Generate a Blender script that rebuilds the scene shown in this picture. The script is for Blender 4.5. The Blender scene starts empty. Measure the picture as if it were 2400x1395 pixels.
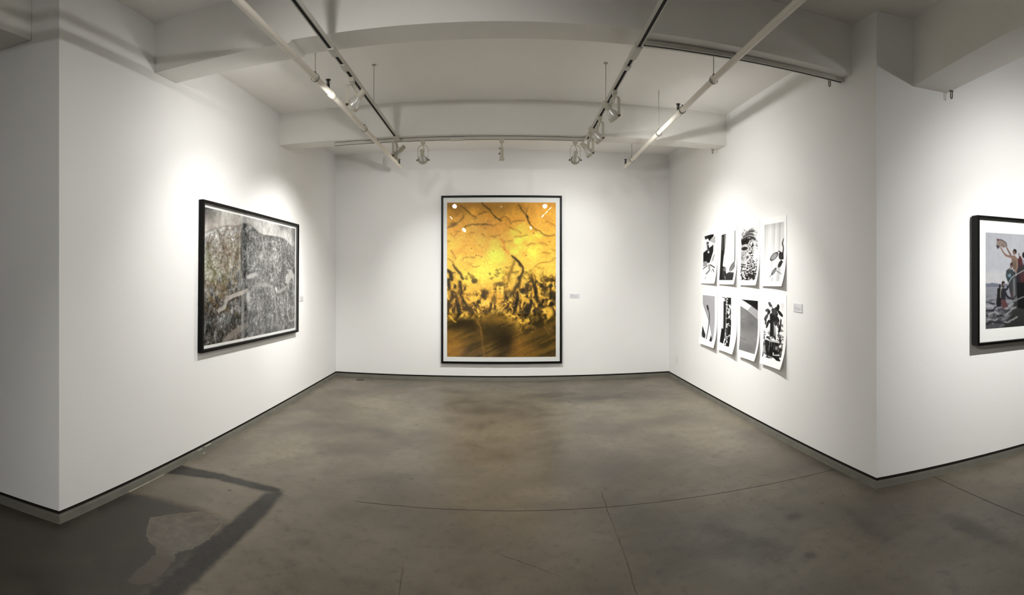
import bpy, bmesh, math, random
import numpy as np
from mathutils import Vector, Matrix

# ------------------------------------------------------------------ camera, world, exposure
scene = bpy.context.scene
COL = scene.collection
EYE = 1.55                                   # eye height above the floor
cd = bpy.data.cameras.new('camera')
cam = bpy.data.objects.new('camera', cd)
COL.objects.link(cam)
cam.location = (0, 0, EYE)
cam.rotation_euler = (math.pi / 2, 0, 0)
cd.type = 'PANO'                             # the photograph is a stitched cylindrical phone panorama
cd.panorama_type = 'CENTRAL_CYLINDRICAL'
F0, U0, V0 = 1267.07, 1173.5, 640.87         # pixels per radian, forward column, horizon row of 2400 x 1395
cd.central_cylindrical_range_u_min = -U0 / F0
cd.central_cylindrical_range_u_max = (2400 - U0) / F0
cd.central_cylindrical_range_v_min = -(1395 - V0) / F0
cd.central_cylindrical_range_v_max = V0 / F0
cd.central_cylindrical_radius = 1.0
cd.clip_start = 0.01
scene.camera = cam

world = bpy.data.worlds.new('world')
scene.world = world
world.use_nodes = True
world.node_tree.nodes['Background'].inputs[0].default_value = (0.5, 0.5, 0.5, 1)
world.node_tree.nodes['Background'].inputs[1].default_value = 0.0

vs = scene.view_settings
vs.view_transform = 'Standard'
vs.look = 'None'
vs.exposure = 0.12
vs.gamma = 1.0
vs.use_curve_mapping = False
scene.cycles.use_denoising = True
scene.cycles.diffuse_bounces = 4
scene.cycles.glossy_bounces = 3
scene.cycles.max_bounces = 7
scene.cycles.use_adaptive_sampling = True
scene.cycles.adaptive_threshold = 0.08
scene.cycles.adaptive_min_samples = 16
scene.cycles.caustics_reflective = False
scene.cycles.caustics_refractive = False
scene.cycles.sample_clamp_indirect = 4.0

LAMP_TINT = (1.0, 0.982, 0.945)               # warm white flood lamps

# ------------------------------------------------------------------ helpers
def lin(c):
    c = np.asarray(c, float) / 255.0
    return np.where(c <= 0.04045, c / 12.92, ((c + 0.055) / 1.055) ** 2.4)

def tag(o, label=None, cat=None, group=None, kind=None):
    if label: o['label'] = label
    if cat: o['category'] = cat
    if group: o['group'] = group
    if kind: o['kind'] = kind
    return o

def empty(name, loc, rot=(0, 0, 0)):
    o = bpy.data.objects.new(name, None)
    o.empty_display_size = 0.05
    o.location = loc
    o.rotation_euler = rot
    COL.objects.link(o)
    return o

def mesh_obj(name, me, mat=None, parent=None, matrix=None):
    o = bpy.data.objects.new(name, me)
    if mat and not me.materials: me.materials.append(mat)
    COL.objects.link(o)
    if parent: o.parent = parent
    if matrix is not None: o.matrix_local = matrix
    return o

def bm_mesh(bm, name, smooth=False):
    bmesh.ops.recalc_face_normals(bm, faces=bm.faces)
    me = bpy.data.meshes.new(name)
    bm.to_mesh(me)
    bm.free()
    if smooth:
        for p in me.polygons: p.use_smooth = True
    return me

def smooth_by_angle(me, ang=40):
    for p in me.polygons: p.use_smooth = True
    bm = bmesh.new(); bm.from_mesh(me)
    for e in bm.edges:
        if len(e.link_faces) == 2 and e.calc_face_angle(0) > math.radians(ang): e.smooth = False
    bm.to_mesh(me); bm.free()

def box(bm, x0, x1, y0, y1, z0, z1, M=None):
    v = [Vector((x, y, z)) for x in (x0, x1) for y in (y0, y1) for z in (z0, z1)]
    if M is not None: v = [M @ p for p in v]
    v = [bm.verts.new(p) for p in v]
    for f in ((0, 1, 3, 2), (4, 6, 7, 5), (0, 4, 5, 1), (2, 3, 7, 6), (0, 2, 6, 4), (1, 5, 7, 3)):
        bm.faces.new([v[i] for i in f])
    return v

def bevel(bm, w, seg=1):
    bmesh.ops.bevel(bm, geom=list(bm.edges), offset=w, segments=seg, affect='EDGES', profile=0.5)

def prism(bm, foot, z0, z1):
    a = [bm.verts.new((x, y, z0)) for x, y in foot]
    b = [bm.verts.new((x, y, z1)) for x, y in foot]
    n = len(foot)
    bm.faces.new(a[::-1]); bm.faces.new(b)
    for i in range(n): bm.faces.new((a[i], a[(i + 1) % n], b[(i + 1) % n], b[i]))

def lathe(bm, prof, n=24, M=None):
    """prof: list of (radius, axial) - revolved about local z"""
    rings = []
    for r, z in prof:
        if r < 1e-6:
            p = Vector((0, 0, z)); rings.append([bm.verts.new(M @ p if M else p)])
        else:
            ring = []
            for i in range(n):
                a = 2 * math.pi * i / n
                p = Vector((r * math.cos(a), r * math.sin(a), z)); ring.append(bm.verts.new(M @ p if M else p))
            rings.append(ring)
    for A, B in zip(rings, rings[1:]):
        for i in range(n):
            j = (i + 1) % n
            if len(A) == 1 and len(B) == 1: continue
            if len(A) == 1: bm.faces.new((A[0], B[i], B[j]))
            elif len(B) == 1: bm.faces.new((A[i], A[j], B[0]))
            else: bm.faces.new((A[i], A[j], B[j], B[i]))

def tube(bm, pts, r, n=10, cap=True):
    """round tube along a polyline; r scalar or per point"""
    pts = [Vector(p) for p in pts]
    rs = [r] * len(pts) if not hasattr(r, '__len__') else r
    rings = []
    up = None
    for i, p in enumerate(pts):
        t = (pts[min(i + 1, len(pts) - 1)] - pts[max(i - 1, 0)]).normalized()
        if up is None:
            up = Vector((0, 0, 1)) if abs(t.z) < 0.9 else Vector((1, 0, 0))
        s = t.cross(up).normalized(); up = s.cross(t).normalized()
        rings.append([bm.verts.new(p + rs[i] * (math.cos(2 * math.pi * k / n) * s + math.sin(2 * math.pi * k / n) * up)) for k in range(n)])
    for A, B in zip(rings, rings[1:]):
        for k in range(n): bm.faces.new((A[k], A[(k + 1) % n], B[(k + 1) % n], B[k]))
    if cap:
        bm.faces.new(rings[0][::-1]); bm.faces.new(rings[-1])

def strap(bm, pts, width, thick, wdir):
    """flat strap: rectangle swept along pts lying in a plane whose normal is wdir"""
    pts = [Vector(p) for p in pts]; wd = Vector(wdir).normalized()
    rings = []
    for i, p in enumerate(pts):
        t = (pts[min(i + 1, len(pts) - 1)] - pts[max(i - 1, 0)]).normalized()
        nn = t.cross(wd).normalized()
        rings.append([bm.verts.new(p + a * width / 2 * wd + b * thick / 2 * nn) for a, b in ((-1, -1), (1, -1), (1, 1), (-1, 1))])
    for A, B in zip(rings, rings[1:]):
        for k in range(4): bm.faces.new((A[k], A[(k + 1) % 4], B[(k + 1) % 4], B[k]))
    bm.faces.new(rings[0][::-1]); bm.faces.new(rings[-1])

def bez(p0, p1, p2, p3, n=12):
    out = []
    for i in range(n + 1):
        t = i / n; s = 1 - t
        out.append(Vector(p0) * s ** 3 + 3 * Vector(p1) * s * s * t + 3 * Vector(p2) * s * t * t + Vector(p3) * t ** 3)
    return out

# ------------------------------------------------------------------ materials
def new_mat(name):
    m = bpy.data.materials.new(name)
    m.use_nodes = True
    nt = m.node_tree
    return m, nt, nt.nodes['Principled BSDF']

def N(nt, typ, **kw):
    n = nt.nodes.new(typ)
    for k, v in kw.items():
        if k.startswith('i_'): n.inputs[k[2:].replace('_', ' ')].default_value = v
        else: setattr(n, k, v)
    return n

def painted(name, rgb, rough=0.6, bump=0.0, bscale=60, var=0.03, vscale=3.0, spec=0.3, metal=0.0, detail=4):
    """procedural paint / metal: colour slightly mottled by noise, fine relief"""
    m, nt, b = new_mat(name)
    L = nt.links.new
    tc = N(nt, 'ShaderNodeTexCoord')
    no = N(nt, 'ShaderNodeTexNoise'); no.inputs['Scale'].default_value = vscale; no.inputs['Detail'].default_value = detail
    L(tc.outputs['Object'], no.inputs['Vector'])
    mix = N(nt, 'ShaderNodeMix', data_type='RGBA')
    c = lin(rgb)
    mix.inputs[6].default_value = (*(c * (1 - var)), 1)
    mix.inputs[7].default_value = (*np.minimum(c * (1 + var), 1), 1)
    L(no.outputs['Fac'], mix.inputs[0])
    L(mix.outputs[2], b.inputs['Base Color'])
    b.inputs['Roughness'].default_value = rough
    b.inputs['Specular IOR Level'].default_value = spec
    b.inputs['Metallic'].default_value = metal
    if bump:
        n2 = N(nt, 'ShaderNodeTexNoise'); n2.inputs['Scale'].default_value = bscale; n2.inputs['Detail'].default_value = 6
        L(tc.outputs['Object'], n2.inputs['Vector'])
        bp = N(nt, 'ShaderNodeBump'); bp.inputs['Strength'].default_value = bump; bp.inputs['Distance'].default_value = 0.004
        L(n2.outputs['Fac'], bp.inputs['Height']); L(bp.outputs['Normal'], b.inputs['Normal'])
    return m

M_WALL = painted('white_wall_paint', (234, 234, 233), 0.75, 0.12, 90, 0.012, 1.5, 0.2)
M_CEIL = painted('white_ceiling_paint', (246, 244, 240), 0.85, 0.5, 14, 0.025, 1.1, 0.15)
M_BEAM = painted('white_beam_paint', (232, 230, 225), 0.85, 0.55, 11, 0.03, 1.6, 0.15)
M_KERB = painted('grey_kerb_concrete', (92, 90, 82), 0.6, 0.5, 40, 0.28, 7, 0.3)
M_GAP = painted('dark_reveal', (38, 35, 31), 0.9, 0, 10, 0.1, 6, 0.1)
M_BLACKFRAME = painted('black_lacquered_wood', (12, 11, 10), 0.42, 0.06, 120, 0.15, 12, 0.10)
M_CREAM = painted('cream_lamp_enamel', (196, 192, 176), 0.4, 0, 10, 0.03, 20, 0.4)
M_TRACK = painted('white_track_enamel', (200, 197, 188), 0.45, 0, 10, 0.03, 10, 0.35)
M_SLOT = painted('black_track_slot', (10, 10, 10), 0.7, 0, 10, 0.1, 10, 0.2)
M_PIPE = painted('white_pipe_paint', (224, 219, 208), 0.4, 0.05, 50, 0.02, 8, 0.4)
M_BLACK = painted('blackened_metal', (30, 27, 24), 0.5, 0, 10, 0.2, 30, 0.4)
M_ROD = painted('grey_painted_rod', (172, 168, 160), 0.5, 0, 10, 0.08, 12, 0.4)
M_STEEL = painted('galvanised_strap', (120, 116, 106), 0.45, 0, 10, 0.1, 30, 0.5, 0.4)
M_BRONZE = painted('brown_knob', (84, 66, 46), 0.45, 0, 10, 0.15, 40, 0.4)
M_MAT = painted('white_mat_board', (238, 238, 238), 0.8, 0.05, 300, 0.008, 5, 0.15)
M_PAPER = painted('white_print_paper', (240, 240, 239), 0.6, 0.03, 200, 0.006, 4, 0.25)
M_LABEL = painted('label_card', (214, 214, 218), 0.6, 0, 10, 0.01, 20, 0.3)
M_INK = painted('label_ink', (150, 150, 156), 0.7, 0, 10, 0.02, 20, 0.2)
M_PLATE = painted('outlet_plastic', (226, 226, 222), 0.4, 0, 10, 0.01, 20, 0.4)
M_SOCK = painted('outlet_slot_shadow', (120, 118, 112), 0.6, 0, 10, 0.02, 20, 0.3)
M_BRASS = painted('dark_floor_plate', (52, 44, 34), 0.5, 0.2, 80, 0.2, 40, 0.4)

def bulb_glass():
    m, nt, b = new_mat('frosted_reflector_glass')
    no = N(nt, 'ShaderNodeTexNoise'); no.inputs['Scale'].default_value = 30
    rp = N(nt, 'ShaderNodeMapRange'); rp.inputs['To Min'].default_value = 0.22; rp.inputs['To Max'].default_value = 0.34
    nt.links.new(no.outputs['Fac'], rp.inputs['Value']); nt.links.new(rp.outputs['Result'], b.inputs['Roughness'])
    b.inputs['Base Color'].default_value = (0.62, 0.61, 0.57, 1)
    b.inputs['Metallic'].default_value = 0.25
    return m
M_BULB = bulb_glass()

def lens_mat(strength):
    m, nt, b = new_mat('lit_lamp_lens')
    no = N(nt, 'ShaderNodeTexVoronoi'); no.inputs['Scale'].default_value = 90
    tc = N(nt, 'ShaderNodeTexCoord'); nt.links.new(tc.outputs['Object'], no.inputs['Vector'])
    rp = N(nt, 'ShaderNodeMapRange'); rp.inputs['To Min'].default_value = strength * 0.9; rp.inputs['To Max'].default_value = strength * 1.1
    nt.links.new(no.outputs['Distance'], rp.inputs['Value']); nt.links.new(rp.outputs['Result'], b.inputs['Emission Strength'])
    b.inputs['Emission Color'].default_value = (*LAMP_TINT, 1)
    b.inputs['Base Color'].default_value = (0.8, 0.8, 0.78, 1)
    b.inputs['Roughness'].default_value = 0.2
    return m
M_LENS = lens_mat(28.0)

def glass_mat():
    """picture glazing: clear pane with Fresnel mirror reflection off its outer face"""
    m, nt, b = new_mat('picture_glass')
    nt.nodes.remove(b)
    L = nt.links.new
    fr = N(nt, 'ShaderNodeFresnel'); fr.inputs['IOR'].default_value = 1.52
    ge = N(nt, 'ShaderNodeNewGeometry')
    inv = N(nt, 'ShaderNodeMath', operation='SUBTRACT'); inv.inputs[0].default_value = 1.0
    L(ge.outputs['Backfacing'], inv.inputs[1])
    k = N(nt, 'ShaderNodeMath', operation='MULTIPLY'); k.inputs[1].default_value = 1.25
    L(fr.outputs['Fac'], k.inputs[0])
    mu = N(nt, 'ShaderNodeMath', operation='MULTIPLY', use_clamp=True)
    L(k.outputs[0], mu.inputs[0]); L(inv.outputs[0], mu.inputs[1])
    tr = N(nt, 'ShaderNodeBsdfTransparent'); tr.inputs[0].default_value = (0.98, 0.985, 0.98, 1)
    gl = N(nt, 'ShaderNodeBsdfGlossy'); gl.inputs['Roughness'].default_value = 0.0
    mx = N(nt, 'ShaderNodeMixShader')
    L(mu.outputs[0], mx.inputs[0]); L(tr.outputs[0], mx.inputs[1]); L(gl.outputs[0], mx.inputs[2])
    L(mx.outputs[0], nt.nodes['Material Output'].inputs[0])
    return m
M_GLASS = glass_mat()

def print_mat(name, rough=0.5):
    """printed image: the ink colours ride on the print's own mesh, with fine paper grain"""
    m, nt, b = new_mat(name)
    L = nt.links.new
    at = N(nt, 'ShaderNodeVertexColor', layer_name='ink')
    no = N(nt, 'ShaderNodeTexNoise'); no.inputs['Scale'].default_value = 400
    tc = N(nt, 'ShaderNodeTexCoord'); L(tc.outputs['Object'], no.inputs['Vector'])
    rp = N(nt, 'ShaderNodeMapRange'); rp.inputs['To Min'].default_value = 0.94; rp.inputs['To Max'].default_value = 1.06
    L(no.outputs['Fac'], rp.inputs['Value'])
    mu = N(nt, 'ShaderNodeMix', data_type='RGBA', blend_type='MULTIPLY'); mu.inputs[0].default_value = 1
    L(at.outputs['Color'], mu.inputs[6]); L(rp.outputs['Result'], mu.inputs[7])
    L(mu.outputs[2], b.inputs['Base Color'])
    b.inputs['Roughness'].default_value = rough
    b.inputs['Specular IOR Level'].default_value = 0.08
    return m
M_PRINT = print_mat('ink_on_paper')

# ------------------------------------------------------------------ a small painter for the flat prints
def vnoise(X, Y, fx, fy, seed, octaves=4, gain=0.5):
    out = np.zeros_like(X); amp = 1.0; tot = 0
    for o in range(octaves):
        rng = np.random.RandomState(seed + 17 * o)
        gx = X * fx * 2 ** o; gy = Y * fy * 2 ** o
        ix = np.floor(gx).astype(int); iy = np.floor(gy).astype(int)
        tx = gx - ix; ty = gy - iy
        tx = tx * tx * (3 - 2 * tx); ty = ty * ty * (3 - 2 * ty)
        G = rng.rand(256, 256)
        g = lambda a, b: G[b % 256, a % 256]
        out += amp * ((g(ix, iy) * (1 - tx) + g(ix + 1, iy) * tx) * (1 - ty) + (g(ix, iy + 1) * (1 - tx) + g(ix + 1, iy + 1) * tx) * ty)
        tot += amp; amp *= gain
    return out / tot

def sstep(a, b, x):
    t = np.clip((x - a) / (b - a), 0, 1)
    return t * t * (3 - 2 * t)

def catmull(pts, n=6):
    P = np.asarray(pts, float)
    if len(P) < 3: return P
    P = np.vstack([2 * P[0] - P[1], P, 2 * P[-1] - P[-2]])
    out = []
    for i in range(1, len(P) - 2):
        for k in range(n):
            t = k / n
            out.append(0.5 * (2 * P[i] + (P[i + 1] - P[i - 1]) * t + (2 * P[i - 1] - 5 * P[i] + 4 * P[i + 1] - P[i + 2]) * t * t + (3 * P[i] - P[i - 1] - 3 * P[i + 1] + P[i + 2]) * t ** 3))
    out.append(P[-2])
    return np.array(out)

def seg_dist(X, Y, a, b):
    d = b - a; L = max(d @ d, 1e-12)
    t = np.clip(((X - a[0]) * d[0] + (Y - a[1]) * d[1]) / L, 0, 1)
    return np.hypot(X - a[0] - t * d[0], Y - a[1] - t * d[1]), t

def poly_sdf(X, Y, pts):
    P = np.asarray(pts, float); D = np.full(X.shape, 1e9); ins = np.zeros(X.shape, bool)
    for i in range(len(P)):
        a, b = P[i], P[(i + 1) % len(P)]
        D = np.minimum(D, seg_dist(X, Y, a, b)[0])
        if a[1] != b[1]:
            c = (a[1] > Y) != (b[1] > Y)
            ins ^= c & (X < (b[0] - a[0]) * (Y - a[1]) / (b[1] - a[1]) + a[0])
    return np.where(ins, -D, D)

class Canvas:
    def __init__(s, w, h, x0, x1, y0, y1, rgb):
        s.w, s.h = w, h
        s.X, s.Y = np.meshgrid(np.linspace(x0, x1, w), np.linspace(y0, y1, h))
        s.C = np.zeros((h, w, 3)) + np.asarray(rgb, float)
        s.px = (x1 - x0) / w
    def n(s, f, seed, oct=4, fy=None, gain=0.5): return vnoise(s.X - s.X.min(), s.Y - s.Y.min(), f, fy or f, seed, oct, gain)
    def blend(s, a, col):
        s.C += np.clip(a, 0, 1)[..., None] * (np.asarray(col, float) - s.C)
    def stroke(s, pts, w, col, a=1.0, soft=None, wob=0.0, wf=0.05, seed=1):
        P = catmull(pts); n = len(P)
        W = np.interp(np.linspace(0, 1, n), np.linspace(0, 1, len(w)), w) if hasattr(w, '__len__') else np.full(n, float(w))
        D = np.full(s.X.shape, 1e9)
        X, Y = s.X, s.Y
        if wob:
            X = X + wob * (s.n(wf, seed, 3) - .5) * 2; Y = Y + wob * (s.n(wf, seed + 5, 3) - .5) * 2
        for i in range(n - 1):
            d, t = seg_dist(X, Y, P[i], P[i + 1])
            D = np.minimum(D, d - (W[i] + (W[i + 1] - W[i]) * t) / 2)
        so = soft if soft else max(s.px * 1.2, W.max() * 0.25)
        s.blend(a * sstep(so, -so, D), col)
    def poly(s, pts, col, a=1.0, soft=None, wob=0.0, wf=0.05, seed=2):
        X, Y = s.X, s.Y
        if wob:
            X = X + wob * (s.n(wf, seed, 3) - .5) * 2; Y = Y + wob * (s.n(wf, seed + 5, 3) - .5) * 2
        so = soft or s.px
        s.blend(a * sstep(so, -so, poly_sdf(X, Y, pts)), col)
    def blob(s, x, y, rx, ry, col, a=1.0, rot=0.0, soft=0.35, wob=0.0, wf=0.05, seed=3):
        X, Y = s.X - x, s.Y - y
        if wob:
            X = X + wob * (s.n(wf, seed, 3) - .5) * 2; Y = Y + wob * (s.n(wf, seed + 5, 3) - .5) * 2
        c, q = math.cos(rot), math.sin(rot)
        r = np.hypot((X * c + Y * q) / rx, (-X * q + Y * c) / ry)
        s.blend(a * sstep(1 + soft, 1 - soft, r), col)
    def gain(s, k): s.C *= k if np.ndim(k) == 0 else k[..., None]
    def mesh(s, name, place):
        """grid mesh; place(u, v) with u, v in 0..1 (v downwards) returns a point"""
        w, h = s.w, s.h
        U, V = np.meshgrid(np.linspace(0, 1, w), np.linspace(0, 1, h))
        co = np.stack(place(U.ravel(), V.ravel()), 1).astype(np.float32)
        idx = np.arange(w * h).reshape(h, w)
        q = np.stack([idx[:-1, :-1], idx[1:, :-1], idx[1:, 1:], idx[:-1, 1:]], -1).reshape(-1, 4)
        me = bpy.data.meshes.new(name)
        me.vertices.add(len(co)); me.vertices.foreach_set('co', co.ravel())
        me.loops.add(q.size); me.loops.foreach_set('vertex_index', q.ravel().astype(np.int32))
        me.polygons.add(len(q)); me.polygons.foreach_set('loop_start', np.arange(0, q.size, 4, dtype=np.int32))
        me.update(calc_edges=True)
        at = me.color_attributes.new('ink', 'FLOAT_COLOR', 'POINT')
        rgba = np.ones((w * h, 4), np.float32); rgba[:, :3] = lin(np.clip(s.C, 0, 255)).reshape(-1, 3)
        at.data.foreach_set('color', rgba.ravel())
        me.polygons.foreach_set('use_smooth', np.ones(len(q), bool))
        return me

# ------------------------------------------------------------------ room measurements (metres, z = 0 on the floor)
XL, XR, YB = -2.46, 2.513, 7.82              # left wall, right wall, back wall
CL = Vector((XL, 2.31)); CR = Vector((XR, 3.013))          # outer corners where the alcove opens
DL = Vector((-1, -0.21)).normalized()        # run of the wall left of the alcove
DR = Vector((0.9712, -0.2384))               # run of the wall right of the alcove
NR = Vector((-0.2384, -0.9712))              # its normal, into the room
Z_WALL = 0.0646                              # walls stop above a recessed base
Z_REAR, Z_MID, Z_FRONT = 3.338, 3.371, 3.455 # ceiling heights of the three bays
Z_B1, Z_B2 = 3.083, 3.014                    # undersides of the front and rear beam
Y_B1, Y_B2 = (3.308, 3.565), (5.662, 5.922)
XW, XE, YS = -5.6, 6.4, -4.2                 # far ends of the gallery behind the camera

def S(name, me, mat, parent=None):
    o = mesh_obj(name, me, mat, parent)
    if parent is None: tag(o, kind='structure')
    return o

def wall(name, foot, z1):
    bm = bmesh.new(); prism(bm, foot, Z_WALL, z1)
    return S(name, bm_mesh(bm, name), M_WALL)

LE = CL + DL * ((CL.x - XW) / -DL.x)         # west end of left front wall
RE = CR + DR * ((XE - CR.x) / DR.x)
wall('wall_left', [(XL, CL.y), (XL, YB), (XL - .15, YB), (XL - .15, CL.y + .12)], Z_FRONT + .05)
wall('wall_right', [(XR, CR.y), (XR + .15, CR.y + .12), (XR + .15, YB), (XR, YB)], Z_FRONT + .05)
wall('wall_back', [(XL - .15, YB), (XR + .15, YB), (XR + .15, YB + .15), (XL - .15, YB + .15)], Z_FRONT + .05)
wall('wall_front_left', [tuple(CL), (XL - .15, CL.y + .12), (LE.x, LE.y + .15), tuple(LE)], Z_FRONT + .05)
wall('wall_front_right', [tuple(CR), tuple(RE), (RE.x, RE.y + .15), (XR + .15, CR.y + .12)], Z_FRONT + .05)
wall('wall_west', [(XW, YS), (XW, LE.y + .15), (XW - .15, LE.y + .15), (XW - .15, YS)], Z_FRONT + .05)
wall('wall_east', [(XE, YS), (XE + .15, YS), (XE + .15, RE.y + .15), (XE, RE.y + .15)], Z_FRONT + .05)
wall('wall_south', [(XW - .15, YS - .15), (XE + .15, YS - .15), (XE + .15, YS), (XW - .15, YS)], Z_FRONT + .05)

bm = bmesh.new()
ZT = 3.75
box(bm, XL, XR, Y_B2[1] - .02, YB, Z_REAR, ZT)
box(bm, XL, XR, Y_B1[1] - .02, Y_B2[0] + .02, Z_MID, ZT)
box(bm, XW - .15, XE + .15, YS - .15, Y_B1[0] + .02, Z_FRONT, ZT)
ceiling = S('ceiling', bm_mesh(bm, 'ceiling'), M_CEIL)

def beam(bm_fn, name='beam'):
    bm = bmesh.new(); bm_fn(bm)
    return mesh_obj(name, bm_mesh(bm, name), M_BEAM, ceiling)

def front_beam(bm):
    # underside a touch higher between the two light tracks; soffit a little deeper towards the right wall
    xs = [XL, -1.36, -1.35, 0.93, 0.94, XR]
    zs = [3.078, 3.078, 3.094, 3.094, 3.083, 3.078]
    yf = [Y_B1[0]] * 6
    yb = [3.585, 3.565, 3.565, 3.545, 3.545, 3.50]
    rings = [[bm.verts.new(p) for p in ((x, f, z), (x, b, z), (x, b, ZT), (x, f, ZT))] for x, z, f, b in zip(xs, zs, yf, yb)]
    for A, B in zip(rings, rings[1:]):
        for k in range(4): bm.faces.new((A[k], A[(k + 1) % 4], B[(k + 1) % 4], B[k]))
    bm.faces.new(rings[0][::-1]); bm.faces.new(rings[-1])
beam(front_beam)
beam(lambda bm: box(bm, XL, XR, Y_B2[0], Y_B2[1], Z_B2, ZT))
# cross beams that run from the front walls towards the viewer's side
def right_cross(bm):
    a = CR + DR * 0.306; b = CR + DR * 0.607
    prism(bm, [tuple(a), tuple(a + NR * 4.5), tuple(b + NR * 4.5), tuple(b)], 2.957, ZT)
beam(right_cross)
def left_cross(bm):
    prism(bm, [(-2.673, 2.262), (-3.06, 2.18), (-3.06, YS), (-2.62, YS)], 3.063, ZT)
beam(left_cross)

# ---- recessed base and concrete kerb around the walls
BASE = [LE, CL, Vector((XL, YB)), Vector((XR, YB)), CR, RE]
def offs(o):
    out = []
    n = len(BASE)
    nrm = []
    for i in range(n - 1):
        t = (BASE[i + 1] - BASE[i]).normalized(); nrm.append(Vector((t.y, -t.x)))
    for i in range(n):
        if i == 0: out.append(BASE[0] + nrm[0] * o)
        elif i == n - 1: out.append(BASE[-1] + nrm[-1] * o)
        else:
            a, b = nrm[i - 1], nrm[i]; m = (a + b).normalized()
            out.append(BASE[i] + m * (o / max(m.dot(a), .2)))
    return out
def sweep(seg, prof):
    bm = bmesh.new(); i = seg
    lines = [offs(o) for o, z in prof]
    A = [bm.verts.new((*lines[k][i], prof[k][1])) for k in range(len(prof))]
    B = [bm.verts.new((*lines[k][i + 1], prof[k][1])) for k in range(len(prof))]
    m = len(prof)
    for k in range(m): bm.faces.new((A[k], A[(k + 1) % m], B[(k + 1) % m], B[k]))
    bm.faces.new(A[::-1]); bm.faces.new(B)
    return bm
for i, nm in enumerate(('front_left', 'left', 'back', 'right', 'front_right')):
    o = S('baseboard_' + nm, bm_mesh(sweep(i, [(-.01, 0), (.030, 0), (.026, .006), (.012, .036), (.004, .0430), (-.01, .0430)]), 'kerb'), M_KERB)
    mesh_obj('shadow_gap', bm_mesh(sweep(i, [(-.02, .001), (-.006, .001), (-.006, .075), (-.02, .075)]), 'gap'), M_GAP, o)

# streaks of wall paint left on the left kerb
o = bpy.data.objects['baseboard_left']
M_CHIP = painted('stray_white_paint', (206, 202, 192), 0.7, 0.2, 80, 0.08, 30, 0.2)
bm = bmesh.new()
for y0, y1, x0, x1, z0, z1 in ((2.96, 3.20, .0290, .0312, .0, .003), (3.20, 3.38, .0292, .0308, .0, .002), (4.02, 4.12, .010, .0135, .039, .0435), (3.90, 3.97, .0125, .0140, .036, .0400), (3.96, 3.99, .029, .0316, .0, .003)):
    box(bm, XL + x0, XL + x1, y0, y1, z0, z1)
mesh_obj('paint_streak', bm_mesh(bm, 'streak'), M_CHIP, o)

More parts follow.
